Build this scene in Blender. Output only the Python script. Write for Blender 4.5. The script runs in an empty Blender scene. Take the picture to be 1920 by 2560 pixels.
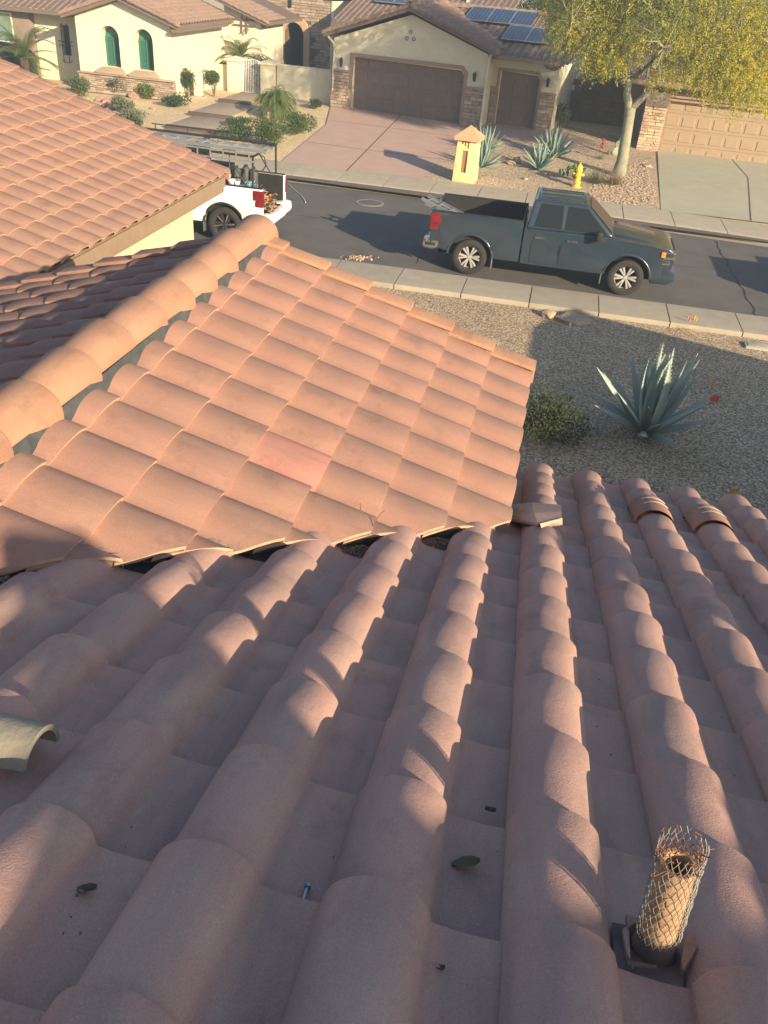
import bpy, bmesh, math, random
from mathutils import Vector, Matrix, noise
random.seed(11)
rad = math.radians
SC = bpy.context.scene
COL = SC.collection
UP = Vector((0, 0, 1))

# ------------------------------------------------------------------ camera
CAM_H = 6.314
YAW, PITCH, ROLL, FPX = rad(8.977), rad(33.094), rad(4.928), 2110.0
_f = Vector((-math.sin(YAW) * math.cos(PITCH), math.cos(YAW) * math.cos(PITCH), -math.sin(PITCH)))
_r = Vector((math.cos(YAW), math.sin(YAW), 0))
_u = _r.cross(_f)
CR = _r * math.cos(ROLL) + _u * math.sin(ROLL)
CU = -_r * math.sin(ROLL) + _u * math.cos(ROLL)
CF = _f
CO = Vector((0, 0, CAM_H))
cd = bpy.data.cameras.new("camera")
cam = bpy.data.objects.new("camera", cd)
COL.objects.link(cam)
cam.matrix_world = Matrix((
    (CR.x, CU.x, -CF.x, CO.x), (CR.y, CU.y, -CF.y, CO.y), (CR.z, CU.z, -CF.z, CO.z), (0, 0, 0, 1)))
cd.sensor_fit = 'VERTICAL'
cd.sensor_height = 36.0
cd.lens = 36.0 * FPX / 2560.0
cd.clip_start = 0.05
cd.clip_end = 1500
SC.camera = cam

# ------------------------------------------------------------------ world, sun, exposure
SUN = Vector((.7027, -.6327, .3256)).normalized()
w = bpy.data.worlds.new("World")
SC.world = w
w.use_nodes = True
nt = w.node_tree
nt.nodes.clear()
sky = nt.nodes.new('ShaderNodeTexSky')
sky.sky_type = 'NISHITA'
sky.sun_disc = False
sky.sun_elevation = math.asin(SUN.z)
sky.sun_rotation = math.atan2(SUN.x, SUN.y)
sky.air_density = 1.0
sky.dust_density = 1.2
sky.ozone_density = 1.5
bg = nt.nodes.new('ShaderNodeBackground')
bg.inputs['Strength'].default_value = 0.088
wo = nt.nodes.new('ShaderNodeOutputWorld')
nt.links.new(sky.outputs[0], bg.inputs['Color'])
nt.links.new(bg.outputs[0], wo.inputs['Surface'])
sl = bpy.data.lights.new("sun", 'SUN')
sl.energy = 5.0
sl.angle = rad(0.4)
sl.color = (1.0, .80, .53)
so = bpy.data.objects.new("sun", sl)
COL.objects.link(so)
so.rotation_euler = SUN.to_track_quat('Z', 'Y').to_euler()
so.location = (20, -15, 20)
SC.view_settings.view_transform = 'Standard'
SC.view_settings.look = 'None'
SC.view_settings.gamma = 1
SC.view_settings.use_curve_mapping = False
SC.view_settings.exposure = 1.2

# ------------------------------------------------------------------ where a point of the photograph lies in the place
def ray(px, py):
    return CF + CR * ((px - 960) / FPX) - CU * ((py - 1280) / FPX)
def at(px, py, z):
    d = ray(px, py)
    return CO + d * ((z - CAM_H) / d.z)
def at_plane(px, py, n, p0):
    d = ray(px, py)
    return CO + d * (n.dot(p0 - CO) / n.dot(d))
def at_y(px, py, y):
    return at_plane(px, py, Vector((0, 1, 0)), Vector((0, y, 0)))
def to_px(P):
    d = Vector(P) - CO
    z = d.dot(CF)
    if z <= .05:
        return None
    return 960 + FPX * d.dot(CR) / z, 1280 - FPX * d.dot(CU) / z, z
GN = Vector((0, -.0349, 1)).normalized()
def ground_z(x, y):
    if y < 29.9:
        return .13
    return .13 + .0349 * (min(y, 42.0) - 29.9)
def gp(px, py):
    P = at_plane(px, py, GN, Vector((0, 29.9, .13)))
    P.z = ground_z(P.x, P.y)
    return P

# ------------------------------------------------------------------ objects
ZB = {}
def link(o, parent=None, first=True):
    COL.objects.link(o)
    if parent is not None:
        o.parent = parent
        zb = ZB.get(parent.name)
        if zb:
            o.matrix_parent_inverse = Matrix.Translation((0, 0, -zb))
    return o
def tag(o, label=None, cat=None, group=None, kind=None):
    if label: o["label"] = label
    if cat: o["category"] = cat
    if group: o["group"] = group
    if kind: o["kind"] = kind
    return o
def thing(name, label, cat, loc=(0, 0, 0), rz=0.0, group=None, abs_z=False):
    o = bpy.data.objects.new(name, None)
    o.empty_display_size = .2
    COL.objects.link(o)
    o.location = loc
    o.rotation_euler = (0, 0, rz)
    if abs_z:
        ZB[o.name] = loc[2]
    return tag(o, label, cat, group)
def inst(name, me, parent, M):
    o = bpy.data.objects.new(name, me)
    link(o, parent)
    o.matrix_basis = M
    return o
def copy_tree(o, parent=None):
    c = o.copy()
    COL.objects.link(c)
    if parent is not None:
        c.parent = parent
    for ch in list(o.children):
        copy_tree(ch, c)
    return c

class MB:
    def __init__(s):
        s.v = []; s.f = []; s.flat = set()
    def add(s, vs, fs, M=None, flat=False):
        n = len(s.v)
        for p in vs:
            p = Vector(p)
            s.v.append(M @ p if M is not None else p)
        for f in fs:
            if flat: s.flat.add(len(s.f))
            s.f.append(tuple(i + n for i in f))
        return s
    def box(s, a, b, M=None):
        x0, y0, z0 = a; x1, y1, z1 = b
        return s.add([(x0, y0, z0), (x1, y0, z0), (x1, y1, z0), (x0, y1, z0), (x0, y0, z1), (x1, y0, z1), (x1, y1, z1), (x0, y1, z1)],
                     [(0, 3, 2, 1), (4, 5, 6, 7), (0, 1, 5, 4), (1, 2, 6, 5), (2, 3, 7, 6), (3, 0, 4, 7)], M)
    def hexa(s, p8, M=None):      # bottom 4 ccw, top 4 ccw
        return s.add(p8, [(0, 3, 2, 1), (4, 5, 6, 7), (0, 1, 5, 4), (1, 2, 6, 5), (2, 3, 7, 6), (3, 0, 4, 7)], M)
    def prism(s, poly, a, b, axis='y', M=None):
        # poly of (p,q) in the plane across axis; axis y: (x,z); axis x: (y,z); axis z: (x,y)
        def P(p, q, t):
            return {'y': (p, t, q), 'x': (t, p, q), 'z': (p, q, t)}[axis]
        n = len(poly)
        vs = [P(p, q, a) for p, q in poly] + [P(p, q, b) for p, q in poly]
        fs = [tuple(range(n)), tuple(range(2 * n - 1, n - 1, -1))]
        fs += [(i, i + n, (i + 1) % n + n, (i + 1) % n) for i in range(n)]
        return s.add(vs, fs, M)
    def tube(s, pts, rs, n=8, M=None, cap=True):
        pts = [Vector(p) for p in pts]
        if not isinstance(rs, (list, tuple)): rs = [rs] * len(pts)
        vs = []; fs = []
        ref = None
        for i, p in enumerate(pts):
            t = (pts[min(i + 1, len(pts) - 1)] - pts[max(i - 1, 0)]).normalized()
            if ref is None:
                ref = t.orthogonal().normalized()
            else:
                ref = (ref - t * ref.dot(t)).normalized()
            b = t.cross(ref)
            for k in range(n):
                a = 2 * math.pi * k / n
                vs.append(p + (ref * math.cos(a) + b * math.sin(a)) * rs[i])
        for i in range(len(pts) - 1):
            for k in range(n):
                fs.append((i * n + k, i * n + (k + 1) % n, (i + 1) * n + (k + 1) % n, (i + 1) * n + k))
        if cap:
            fs.append(tuple(range(n - 1, -1, -1)))
            m = (len(pts) - 1) * n
            fs.append(tuple(range(m, m + n)))
        return s.add(vs, fs, M)
    def lathe(s, prof, n=16, M=None):
        vs = []; fs = []
        for r, z in prof:
            for k in range(n):
                a = 2 * math.pi * k / n
                vs.append((r * math.cos(a), r * math.sin(a), z))
        for i in range(len(prof) - 1):
            for k in range(n):
                fs.append((i * n + k, i * n + (k + 1) % n, (i + 1) * n + (k + 1) % n, (i + 1) * n + k))
        return s.add(vs, fs, M)
    def mesh(s, name, smooth=None, recalc=True):
        me = bpy.data.meshes.new(name)
        me.from_pydata([tuple(p) for p in s.v], [], s.f)
        if recalc:
            bm = bmesh.new(); bm.from_mesh(me)
            bmesh.ops.recalc_face_normals(bm, faces=bm.faces[:])
            bm.to_mesh(me); bm.free()
        if smooth is not None:
            me.polygons.foreach_set('use_smooth', [i not in s.flat for i in range(len(me.polygons))])
            if smooth < 180: me.set_sharp_from_angle(angle=rad(smooth))
        me.update()
        return me
    def build(s, name, mat, parent=None, smooth=None, bevel=None, recalc=True, seg=2, clean=False):
        me = s.mesh(name, None if bevel else smooth, recalc)
        if mat is not None: me.materials.append(mat)
        if bevel:
            bm = bmesh.new(); bm.from_mesh(me)
            es = [e for e in bm.edges if len(e.link_faces) == 2 and e.calc_face_angle(0) > rad(25)]
            bmesh.ops.bevel(bm, geom=es, offset=bevel, segments=seg, profile=.6, affect='EDGES', clamp_overlap=True)
            bm.to_mesh(me); bm.free()
            for p in me.polygons: p.use_smooth = True
            me.set_sharp_from_angle(angle=rad(smooth or 30))
        o = bpy.data.objects.new(name, me)
        return link(o, parent)

# ------------------------------------------------------------------ materials
def nd(nt, typ, **kw):
    n = nt.nodes.new('ShaderNode' + typ)
    for k, v in kw.items():
        if k in n.inputs:
            n.inputs[k].default_value = v
        else:
            setattr(n, k, v)
    return n
def coords(nt, rnd=True, stretch=(1, 1, 1), src='Object'):
    tc = nd(nt, 'TexCoord')
    out = tc.outputs[src]
    if rnd:
        oi = nd(nt, 'ObjectInfo')
        mu = nd(nt, 'VectorMath', operation='MULTIPLY_ADD')
        cx = nd(nt, 'CombineXYZ')
        m1 = nd(nt, 'Math', operation='MULTIPLY'); m1.inputs[1].default_value = 37.7
        m2 = nd(nt, 'Math', operation='MULTIPLY'); m2.inputs[1].default_value = 91.3
        nt.links.new(oi.outputs['Random'], m1.inputs[0]); nt.links.new(oi.outputs['Random'], m2.inputs[0])
        nt.links.new(m1.outputs[0], cx.inputs[0]); nt.links.new(m2.outputs[0], cx.inputs[1]); nt.links.new(m1.outputs[0], cx.inputs[2])
        mu.inputs[1].default_value = stretch
        nt.links.new(out, mu.inputs[0]); nt.links.new(cx.outputs[0], mu.inputs[2])
        return mu.outputs[0]
    mu = nd(nt, 'VectorMath', operation='MULTIPLY')
    mu.inputs[1].default_value = stretch
    nt.links.new(out, mu.inputs[0])
    return mu.outputs[0]
def noise_(nt, vec, scale, detail=3, rough=.55):
    n = nd(nt, 'TexNoise', Scale=scale, Detail=detail, Roughness=rough)
    nt.links.new(vec, n.inputs['Vector'])
    return n.outputs['Fac']
def ramp(nt, fac, stops):
    r = nd(nt, 'ValToRGB')
    el = r.color_ramp.elements
    while len(el) < len(stops): el.new(.5)
    for e, (p, c) in zip(el, stops):
        e.position = p
        e.color = (c[0], c[1], c[2], 1) if not isinstance(c, (int, float)) else (c, c, c, 1)
    nt.links.new(fac, r.inputs[0])
    return r.outputs[0]
def mix(nt, fac, a, b, mode='MIX'):
    m = nd(nt, 'Mix', data_type='RGBA', blend_type=mode)
    ins = [i for i in m.inputs if i.type == 'RGBA']
    if isinstance(fac, (int, float)): m.inputs[0].default_value = fac
    else: nt.links.new(fac, m.inputs[0])
    for i, c in zip(ins, (a, b)):
        if isinstance(c, (tuple, list)): i.default_value = (c[0], c[1], c[2], 1)
        else: nt.links.new(c, i)
    return [o for o in m.outputs if o.type == 'RGBA'][0]
def new_mat(name):
    m = bpy.data.materials.new(name)
    m.use_nodes = True
    nt = m.node_tree
    b = nt.nodes['Principled BSDF']
    return m, nt, b
def bump(nt, b, h, strength=.3, dist=.01):
    n = nd(nt, 'Bump', Strength=strength, Distance=dist)
    nt.links.new(h, n.inputs['Height'])
    nt.links.new(n.outputs[0], b.inputs['Normal'])
def mat(name, c, c2=None, sc=6, rough=.8, bmp=0, bsc=60, metal=0, spec=.3, objvar=0, stretch=(1, 1, 1), coat=0, dist=.01, c3=None, lo=.35, hi=.65):
    m, nt, b = new_mat(name)
    b.inputs['Roughness'].default_value = rough
    b.inputs['Metallic'].default_value = metal
    b.inputs['Specular IOR Level'].default_value = spec
    if coat:
        b.inputs['Coat Weight'].default_value = coat; b.inputs['Coat Roughness'].default_value = .08
    v = coords(nt, True, stretch)
    if c2 is None: c2 = tuple(x * .82 for x in c)
    st = [(lo, c), (hi, c2)]
    if c3: st = [(lo, c), (.5, c3), (hi, c2)]
    col = ramp(nt, noise_(nt, v, sc, 5, .62), st)
    if objvar:
        oi = nd(nt, 'ObjectInfo')
        k = ramp(nt, oi.outputs['Random'], [(0, 1 - objvar), (1, 1 + objvar * .6)])
        col = mix(nt, 1.0, col, k, 'MULTIPLY')
    nt.links.new(col, b.inputs['Base Color'])
    if bmp: bump(nt, b, noise_(nt, v, bsc, 4, .6), bmp, dist)
    return m
def tile_mat(name, base, dark, light, speck=.5, streak=(.45, .72), shade_band=None):
    m, nt, b = new_mat(name)
    b.inputs['Roughness'].default_value = .85
    b.inputs['Specular IOR Level'].default_value = .25
    v = coords(nt, True, (1, 1, 1))
    vs = coords(nt, True, (7.0, .9, 3.0))
    vb = coords(nt, True, (3.2, 1.6, 2.0))
    s1 = ramp(nt, noise_(nt, vs, 1.25, 4, .6), [(streak[0], 0), (streak[1], 1)])
    col = mix(nt, s1, base, dark)
    if shade_band:  # shade on the roll's turned-away side, painted into the tile colour
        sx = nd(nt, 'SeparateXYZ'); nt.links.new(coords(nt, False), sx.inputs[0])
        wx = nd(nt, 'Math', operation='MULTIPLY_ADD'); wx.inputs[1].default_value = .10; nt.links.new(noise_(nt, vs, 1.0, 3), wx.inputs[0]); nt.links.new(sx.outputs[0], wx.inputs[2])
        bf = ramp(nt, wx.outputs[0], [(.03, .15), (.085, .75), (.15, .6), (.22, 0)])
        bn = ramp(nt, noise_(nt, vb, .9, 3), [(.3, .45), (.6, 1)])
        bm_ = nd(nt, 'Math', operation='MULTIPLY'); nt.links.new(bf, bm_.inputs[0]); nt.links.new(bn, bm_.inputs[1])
        col = mix(nt, bm_.outputs[0], col, shade_band)
    s2 = ramp(nt, noise_(nt, vb, 1.6, 4, .55), [(.5, 0), (.75, .7)])
    col = mix(nt, s2, col, light)
    g = noise_(nt, v, 260, 2, .7)
    gr = ramp(nt, g, [(.3, .86), (.7, 1.12)])
    st = ramp(nt, noise_(nt, v, 5.5, 6, .7), [(.30, .80), (.46, 1.0), (.62, 1.0), (.78, 1.08)])
    col = mix(nt, 1.0, col, st, 'MULTIPLY')
    col = mix(nt, 1.0, col, gr, 'MULTIPLY')
    oi = nd(nt, 'ObjectInfo')
    col = mix(nt, 1.0, col, ramp(nt, oi.outputs['Random'], [(0, (.96, .96, .97)), (.5, (1, 1, 1)), (1, (1.04, 1.02, 1.0))]), 'MULTIPLY')
    ve = coords(nt, True, (26.0, 1.7, 8.0))
    ef = ramp(nt, noise_(nt, ve, 1.3, 5, .7), [(.64, 0), (.74, .42)])
    efm = ramp(nt, noise_(nt, v, 3.1, 2), [(.52, 0), (.66, 1)])
    me_ = nd(nt, 'Math', operation='MULTIPLY'); nt.links.new(ef, me_.inputs[0]); nt.links.new(efm, me_.inputs[1])
    col = mix(nt, me_.outputs[0], col, (.56, .50, .45))
    vo = nd(nt, 'TexVoronoi', Scale=85.0)
    nt.links.new(v, vo.inputs['Vector'])
    sp = ramp(nt, vo.outputs['Distance'], [(.05, speck), (.16, 0)])
    spm = ramp(nt, noise_(nt, v, 9, 2), [(.5, 0), (.62, 1)])
    mm = nd(nt, 'Math', operation='MULTIPLY')
    nt.links.new(sp, mm.inputs[0]); nt.links.new(spm, mm.inputs[1])
    col = mix(nt, mm.outputs[0], col, (.62, .58, .52))
    nt.links.new(col, b.inputs['Base Color'])
    ad = nd(nt, 'Math', operation='ADD')
    nt.links.new(g, ad.inputs[0]); nt.links.new(noise_(nt, v, 40, 3), ad.inputs[1])
    bump(nt, b, ad.outputs[0], .35, .004)
    return m
def gravel_mat(name, cols, scale, bumpd=.02, dark=.35):
    m, nt, b = new_mat(name)
    b.inputs['Roughness'].default_value = .9
    b.inputs['Specular IOR Level'].default_value = .2
    v = coords(nt, False)
    nz = nd(nt, 'TexNoise', Scale=scale * .8, Detail=2.0)
    nt.links.new(v, nz.inputs['Vector'])
    wv = nd(nt, 'VectorMath', operation='MULTIPLY_ADD'); wv.inputs[1].default_value = (.4 / scale,) * 3
    nt.links.new(nz.outputs['Color'], wv.inputs[0]); nt.links.new(v, wv.inputs[2])
    vo = nd(nt, 'TexVoronoi', Scale=scale)
    nt.links.new(wv.outputs[0], vo.inputs['Vector'])
    sep = nd(nt, 'SeparateColor')
    nt.links.new(vo.outputs['Color'], sep.inputs[0])
    col = ramp(nt, sep.outputs[0], [(i / (len(cols) - 1), c) for i, c in enumerate(cols)])
    ed = ramp(nt, vo.outputs['Distance'], [(.25, 1.0), (.75, dark)])
    col = mix(nt, 1.0, col, ed, 'MULTIPLY')
    lg = ramp(nt, noise_(nt, v, .6, 4), [(.3, .86), (.7, 1.1)])
    col = mix(nt, 1.0, col, lg, 'MULTIPLY')
    nt.links.new(col, b.inputs['Base Color'])
    iv = nd(nt, 'Math', operation='MULTIPLY_ADD'); iv.inputs[1].default_value = -1; iv.inputs[2].default_value = 1
    nt.links.new(vo.outputs['Distance'], iv.inputs[0])
    ad = nd(nt, 'Math', operation='MULTIPLY_ADD'); ad.inputs[1].default_value = .6
    nt.links.new(sep.outputs[1], ad.inputs[0]); nt.links.new(iv.outputs[0], ad.inputs[2])
    bump(nt, b, ad.outputs[0], .9, bumpd)
    return m
def leaf_mat(name, c, c2, trans=.25, rough=.6):
    m, nt, b = new_mat(name)
    b.inputs['Roughness'].default_value = rough
    b.inputs['Specular IOR Level'].default_value = .25
    v = coords(nt, True)
    col = ramp(nt, noise_(nt, v, 2.2, 4, .7), [(.35, c), (.65, c2)])
    nt.links.new(col, b.inputs['Base Color'])
    tr = nd(nt, 'BsdfTranslucent')
    nt.links.new(col, tr.inputs['Color'])
    mx = nd(nt, 'MixShader'); mx.inputs[0].default_value = trans
    out = nt.nodes['Material Output']
    nt.links.new(b.outputs[0], mx.inputs[1]); nt.links.new(tr.outputs[0], mx.inputs[2])
    nt.links.new(mx.outputs[0], out.inputs['Surface'])
    return m
def glass_mat(name, c, rough=.05):
    m, nt, b = new_mat(name)
    b.inputs['Base Color'].default_value = (*c, 1)
    b.inputs['Roughness'].default_value = rough
    b.inputs['Specular IOR Level'].default_value = .28
    return m

M_BUTT = mat('raw_tile_butt', (.56, .38, .26), (.46, .30, .20), sc=60, rough=.9)
T_MAIN = tile_mat('brown_roof_tile', (.44, .268, .22), (.31, .21, .185), (.47, .33, .265), .5, (.42, .68))
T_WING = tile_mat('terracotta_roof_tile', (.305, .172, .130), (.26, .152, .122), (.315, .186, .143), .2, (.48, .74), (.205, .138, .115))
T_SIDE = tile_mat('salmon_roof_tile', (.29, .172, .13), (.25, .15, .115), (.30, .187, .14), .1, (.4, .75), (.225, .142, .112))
T_RED = tile_mat('red_patch_roof_tile', (.40, .185, .15), (.26, .15, .125), (.38, .215, .165), .2, (.48, .68))
T_FAR = tile_mat('weathered_roof_tile', (.25, .172, .135), (.16, .125, .11), (.31, .22, .165), .1)
T_CAP = tile_mat('orange_ridge_tile', (.38, .215, .14), (.29, .16, .11), (.40, .25, .17), .1, (.5, .75))
M_DECK = mat('roof_underlay', (.03, .03, .032), (.05, .05, .055), rough=.9)
M_PATH = mat('path_concrete', (.31, .26, .21), (.27, .22, .175), sc=3, rough=.92, bmp=.2, bsc=120)
M_FLASH = mat('painted_flashing', (.58, .36, .27), (.50, .30, .22), sc=20, rough=.6)
M_CUT = mat('raw_tile_edge', (.46, .33, .24), (.36, .25, .18), sc=40, rough=.9)
M_STUC = mat('yellow_stucco', (.66, .52, .33), (.61, .47, .29), sc=3, rough=.95, bmp=.25, bsc=90)
M_STUC2 = mat('cream_stucco', (.62, .57, .43), (.57, .52, .39), sc=2.5, rough=.95, bmp=.2, bsc=80)
M_STUCG = mat('pale_stucco', (.60, .56, .42), (.54, .50, .37), sc=2.5, rough=.95, bmp=.2, bsc=80)
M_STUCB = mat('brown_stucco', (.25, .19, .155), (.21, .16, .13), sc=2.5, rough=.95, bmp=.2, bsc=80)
M_TRIM = mat('brown_fascia', (.155, .12, .098), (.13, .10, .085), sc=8, rough=.7)
M_TANTRIM = mat('tan_fascia', (.25, .18, .125), (.22, .16, .11), sc=8, rough=.7)
M_SAND = mat('sandstone_trim', (.34, .26, .19), (.29, .22, .16), sc=14, rough=.9, bmp=.2)
M_STONE = mat('ledge_stone', (.42, .34, .27), (.25, .21, .18), sc=5, rough=.92, bmp=.5, bsc=35, objvar=.32, c3=(.36, .27, .20))
M_STONEL = mat('light_ledge_stone', (.58, .44, .31), (.40, .29, .20), sc=5, rough=.92, bmp=.5, bsc=35, objvar=.22)
M_GROUT = mat('dark_mortar', (.13, .11, .095), rough=.95)
M_ROAD = mat('asphalt', (.092, .09, .086), (.118, .113, .106), sc=1.2, rough=.9, bmp=.5, bsc=180, dist=.006)
M_CONC = mat('sidewalk_concrete', (.37, .33, .26), (.32, .285, .225), sc=3, rough=.92, bmp=.2, bsc=120, objvar=.07)
M_CONCD = mat('gutter_concrete', (.25, .22, .185), (.19, .17, .145), sc=3, rough=.92, bmp=.2, bsc=120)
M_PINK = mat('pink_concrete', (.43, .30, .255), (.39, .27, .23), sc=1.5, rough=.9, bmp=.15, bsc=120)
M_GREYC = mat('grey_green_concrete', (.36, .345, .275), (.32, .31, .245), sc=1.5, rough=.9, bmp=.15, bsc=120)
M_STEP = mat('brown_step_concrete', (.10, .072, .056), (.085, .062, .05), sc=3, rough=.92, bmp=.15, bsc=120)
M_GRAVEL = gravel_mat('tan_gravel', [(.46, .345, .22), (.58, .45, .30), (.33, .245, .16), (.70, .58, .42), (.50, .375, .24)], 26, .011, .4)
M_GRAVELF = gravel_mat('gold_gravel', [(.60, .46, .27), (.68, .55, .35), (.52, .39, .22), (.72, .61, .42), (.62, .49, .29)], 18, .012, .75)
M_GRAVELR = gravel_mat('brown_gravel', [(.46, .35, .24), (.56, .44, .31), (.38, .29, .20), (.64, .52, .38), (.50, .37, .26)], 14, .02, .6)
M_ROCK = mat('tan_rock', (.42, .32, .235), (.30, .22, .165), sc=6, rough=.95, bmp=.5, bsc=20, objvar=.25)
M_ROCKP = mat('pink_rock', (.42, .27, .215), (.30, .19, .155), sc=6, rough=.95, bmp=.5, bsc=20, objvar=.25)
M_BLACK = mat('black_plastic', (.018, .018, .018), (.026, .026, .026), rough=.6)
M_METAL = mat('dull_metal', (.40, .41, .42), (.33, .34, .35), sc=20, rough=.4, metal=.8)
M_ALU = mat('aluminium', (.46, .48, .49), (.38, .40, .41), sc=12, rough=.38, metal=.75)
M_WHITE = mat('white_paint', (.72, .72, .70), (.68, .68, .66), rough=.5)
# ================================================================== THE GROUND
def sheet(name, poly, mat_, dz, kind='structure', div=None):
    me = bpy.data.meshes.new(name)
    bm = bmesh.new()
    vs = [bm.verts.new((x, y, 0)) for x, y in poly]
    bm.faces.new(vs)
    ys = sorted({p[1] for p in poly})
    for yy in (29.9, 42.0):
        if ys[0] < yy < ys[-1]:
            bmesh.ops.bisect_plane(bm, geom=bm.verts[:] + bm.edges[:] + bm.faces[:], plane_co=(0, yy, 0), plane_no=(0, 1, 0))
    for v in bm.verts: v.co.z = ground_z(v.co.x, v.co.y) + dz
    bmesh.ops.recalc_face_normals(bm, faces=bm.faces[:])
    for f in bm.faces:
        if f.normal.z < 0: f.normal_flip()
    bm.to_mesh(me); bm.free()
    me.materials.append(mat_)
    o = bpy.data.objects.new(name, me)
    COL.objects.link(o)
    tag(o, kind=kind)
    return o
def far_y(x):            # the far edge of the street bows a little
    return 28.0 - .06 * x - .004 * x * x + .12
NEAR_Y = 20.16
far_edge = [(-70 + 4 * i) for i in range(36)]
def fy(x):
    return far_y(max(-16, min(12, x)))
terr = MB()
xs = [-300, -60, 60, 300]
terr.add([(x, y, z) for y, z in ((-120, .04), (18.72, .04)) for x in xs], [(i, i + 1, i + 5, i + 4) for i in range(3)])
o = terr.build('near_yard', M_GRAVEL); tag(o, kind='structure')
yard = [(-60, 29.0), (60, 29.0), (60, 120), (-60, 120)]
fyard = sheet('far_yard', [(-300, 29.2), (300, 29.2), (300, 400), (-300, 400)], M_GRAVELF, -.02)
rd = MB()
pts = [(-300, fy(-16))] + [(x, fy(x)) for x in far_edge if -16 < x < 12] + [(300, fy(12))]
rd.add([(x, NEAR_Y - .3, -.004) for x, y in pts] + [(x, y + .3, -.004) for x, y in pts],
       [(i, i + 1, i + 1 + len(pts), i + len(pts)) for i in range(len(pts) - 1)])
road = rd.build('street', M_ROAD); tag(road, kind='structure')
M_TAR = mat('dark_tar', (.022, .022, .022), rough=.8)
def crack(pts, wd):
    m = MB(); P = [Vector((x, y, .003)) for x, y in pts]
    vs = []
    for i, p in enumerate(P):
        t = (P[min(i + 1, len(P) - 1)] - P[max(i - 1, 0)]).normalized()
        n_ = Vector((-t.y, t.x, 0)) * wd * random.uniform(.5, 1)
        vs += [p + n_, p - n_]
    m.add(vs, [(2 * i, 2 * i + 1, 2 * i + 3, 2 * i + 2) for i in range(len(P) - 1)])
    return m.build('road_crack', M_TAR, road)
def wander(a, b, n, amp):
    return [(a[0] + (b[0] - a[0]) * i / n + random.uniform(-amp, amp), a[1] + (b[1] - a[1]) * i / n + random.uniform(-amp, amp)) for i in range(n + 1)]
crack(wander((5.0, 27.2), (5.15, 20.4), 26, .05), .02)
crack(wander((-3.1, 20.9), (-2.7, 27.6), 24, .06), .012)
crack(wander((-12, 24.1), (12, 23.9), 60, .03), .008)
# pavements: kerb strip and one slab per joint
def pavement(name, x0, x1, step, y_in, y_out, z, kerb_dir, off):
    p = thing(name, None, None)
    tag(p, kind='structure')
    x = x0
    i = 0
    while x < x1:
        a, b = x + .012, x + step - .012
        ya, yb = y_out(x), y_out(x + step)
        m = MB()
        s = kerb_dir
        za = z + random.uniform(-.004, .004)
        n = 5
        prof = [(0, za), (.93, za), (.965, za - .01), (1.0, za - .045), (1.03, .02 if abs(x) > 900 else za - .11)]
        vs = []
        for xx, yo in ((a, ya), (b, yb)):
            for t, zz in prof:
                vs.append((xx, y_in(xx) + (yo - y_in(xx)) * t, zz))
            vs.append((xx, yo + .02 * s, -.1)); vs.append((xx, y_in(xx), -.1))
        k = len(prof) + 2
        m.add(vs, [(j, (j + 1) % k, k + (j + 1) % k, k + j) for j in range(k)] + [tuple(range(k)), tuple(range(2 * k - 1, k - 1, -1))])
        o = m.build('paving_slab', M_CONC, p, smooth=20)
        x += step; i += 1
    j = MB()
    j.add([(x0, y_in(x0), z - .03), (x1, y_in(x1), z - .03), (x1, y_in(x1) + (y_out(x1) - y_in(x1)) * .9, z - .03), (x0, y_in(x0) + (y_out(x0) - y_in(x0)) * .9, z - .03)], [(0, 1, 2, 3)])
    j.build('joint_bed', M_GROUT, p)
    g = MB()
    N = 24
    vs = []
    for i in range(N + 1):
        xx = x0 + (x1 - x0) * i / N
        yo = y_out(xx)
        vs += [(xx, yo - .05 * kerb_dir, .012), (xx, yo + .34 * kerb_dir, .002)]
    g.add(vs, [(2 * i, 2 * i + 2, 2 * i + 3, 2 * i + 1) for i in range(N)])
    g.build('gutter_strip', M_CONCD if name == 'near_sidewalk' else M_CONC, p)
    return p
pavement('near_sidewalk', -.09 - 1.55 * 9, 14, 1.55, lambda x: 18.78, lambda x: 20.14, .13, 1, 0)
pavement('far_sidewalk', -16.3, 14, 1.55, lambda x: fy(x) + 1.9, lambda x: fy(x), .16, -1, 0)

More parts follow.
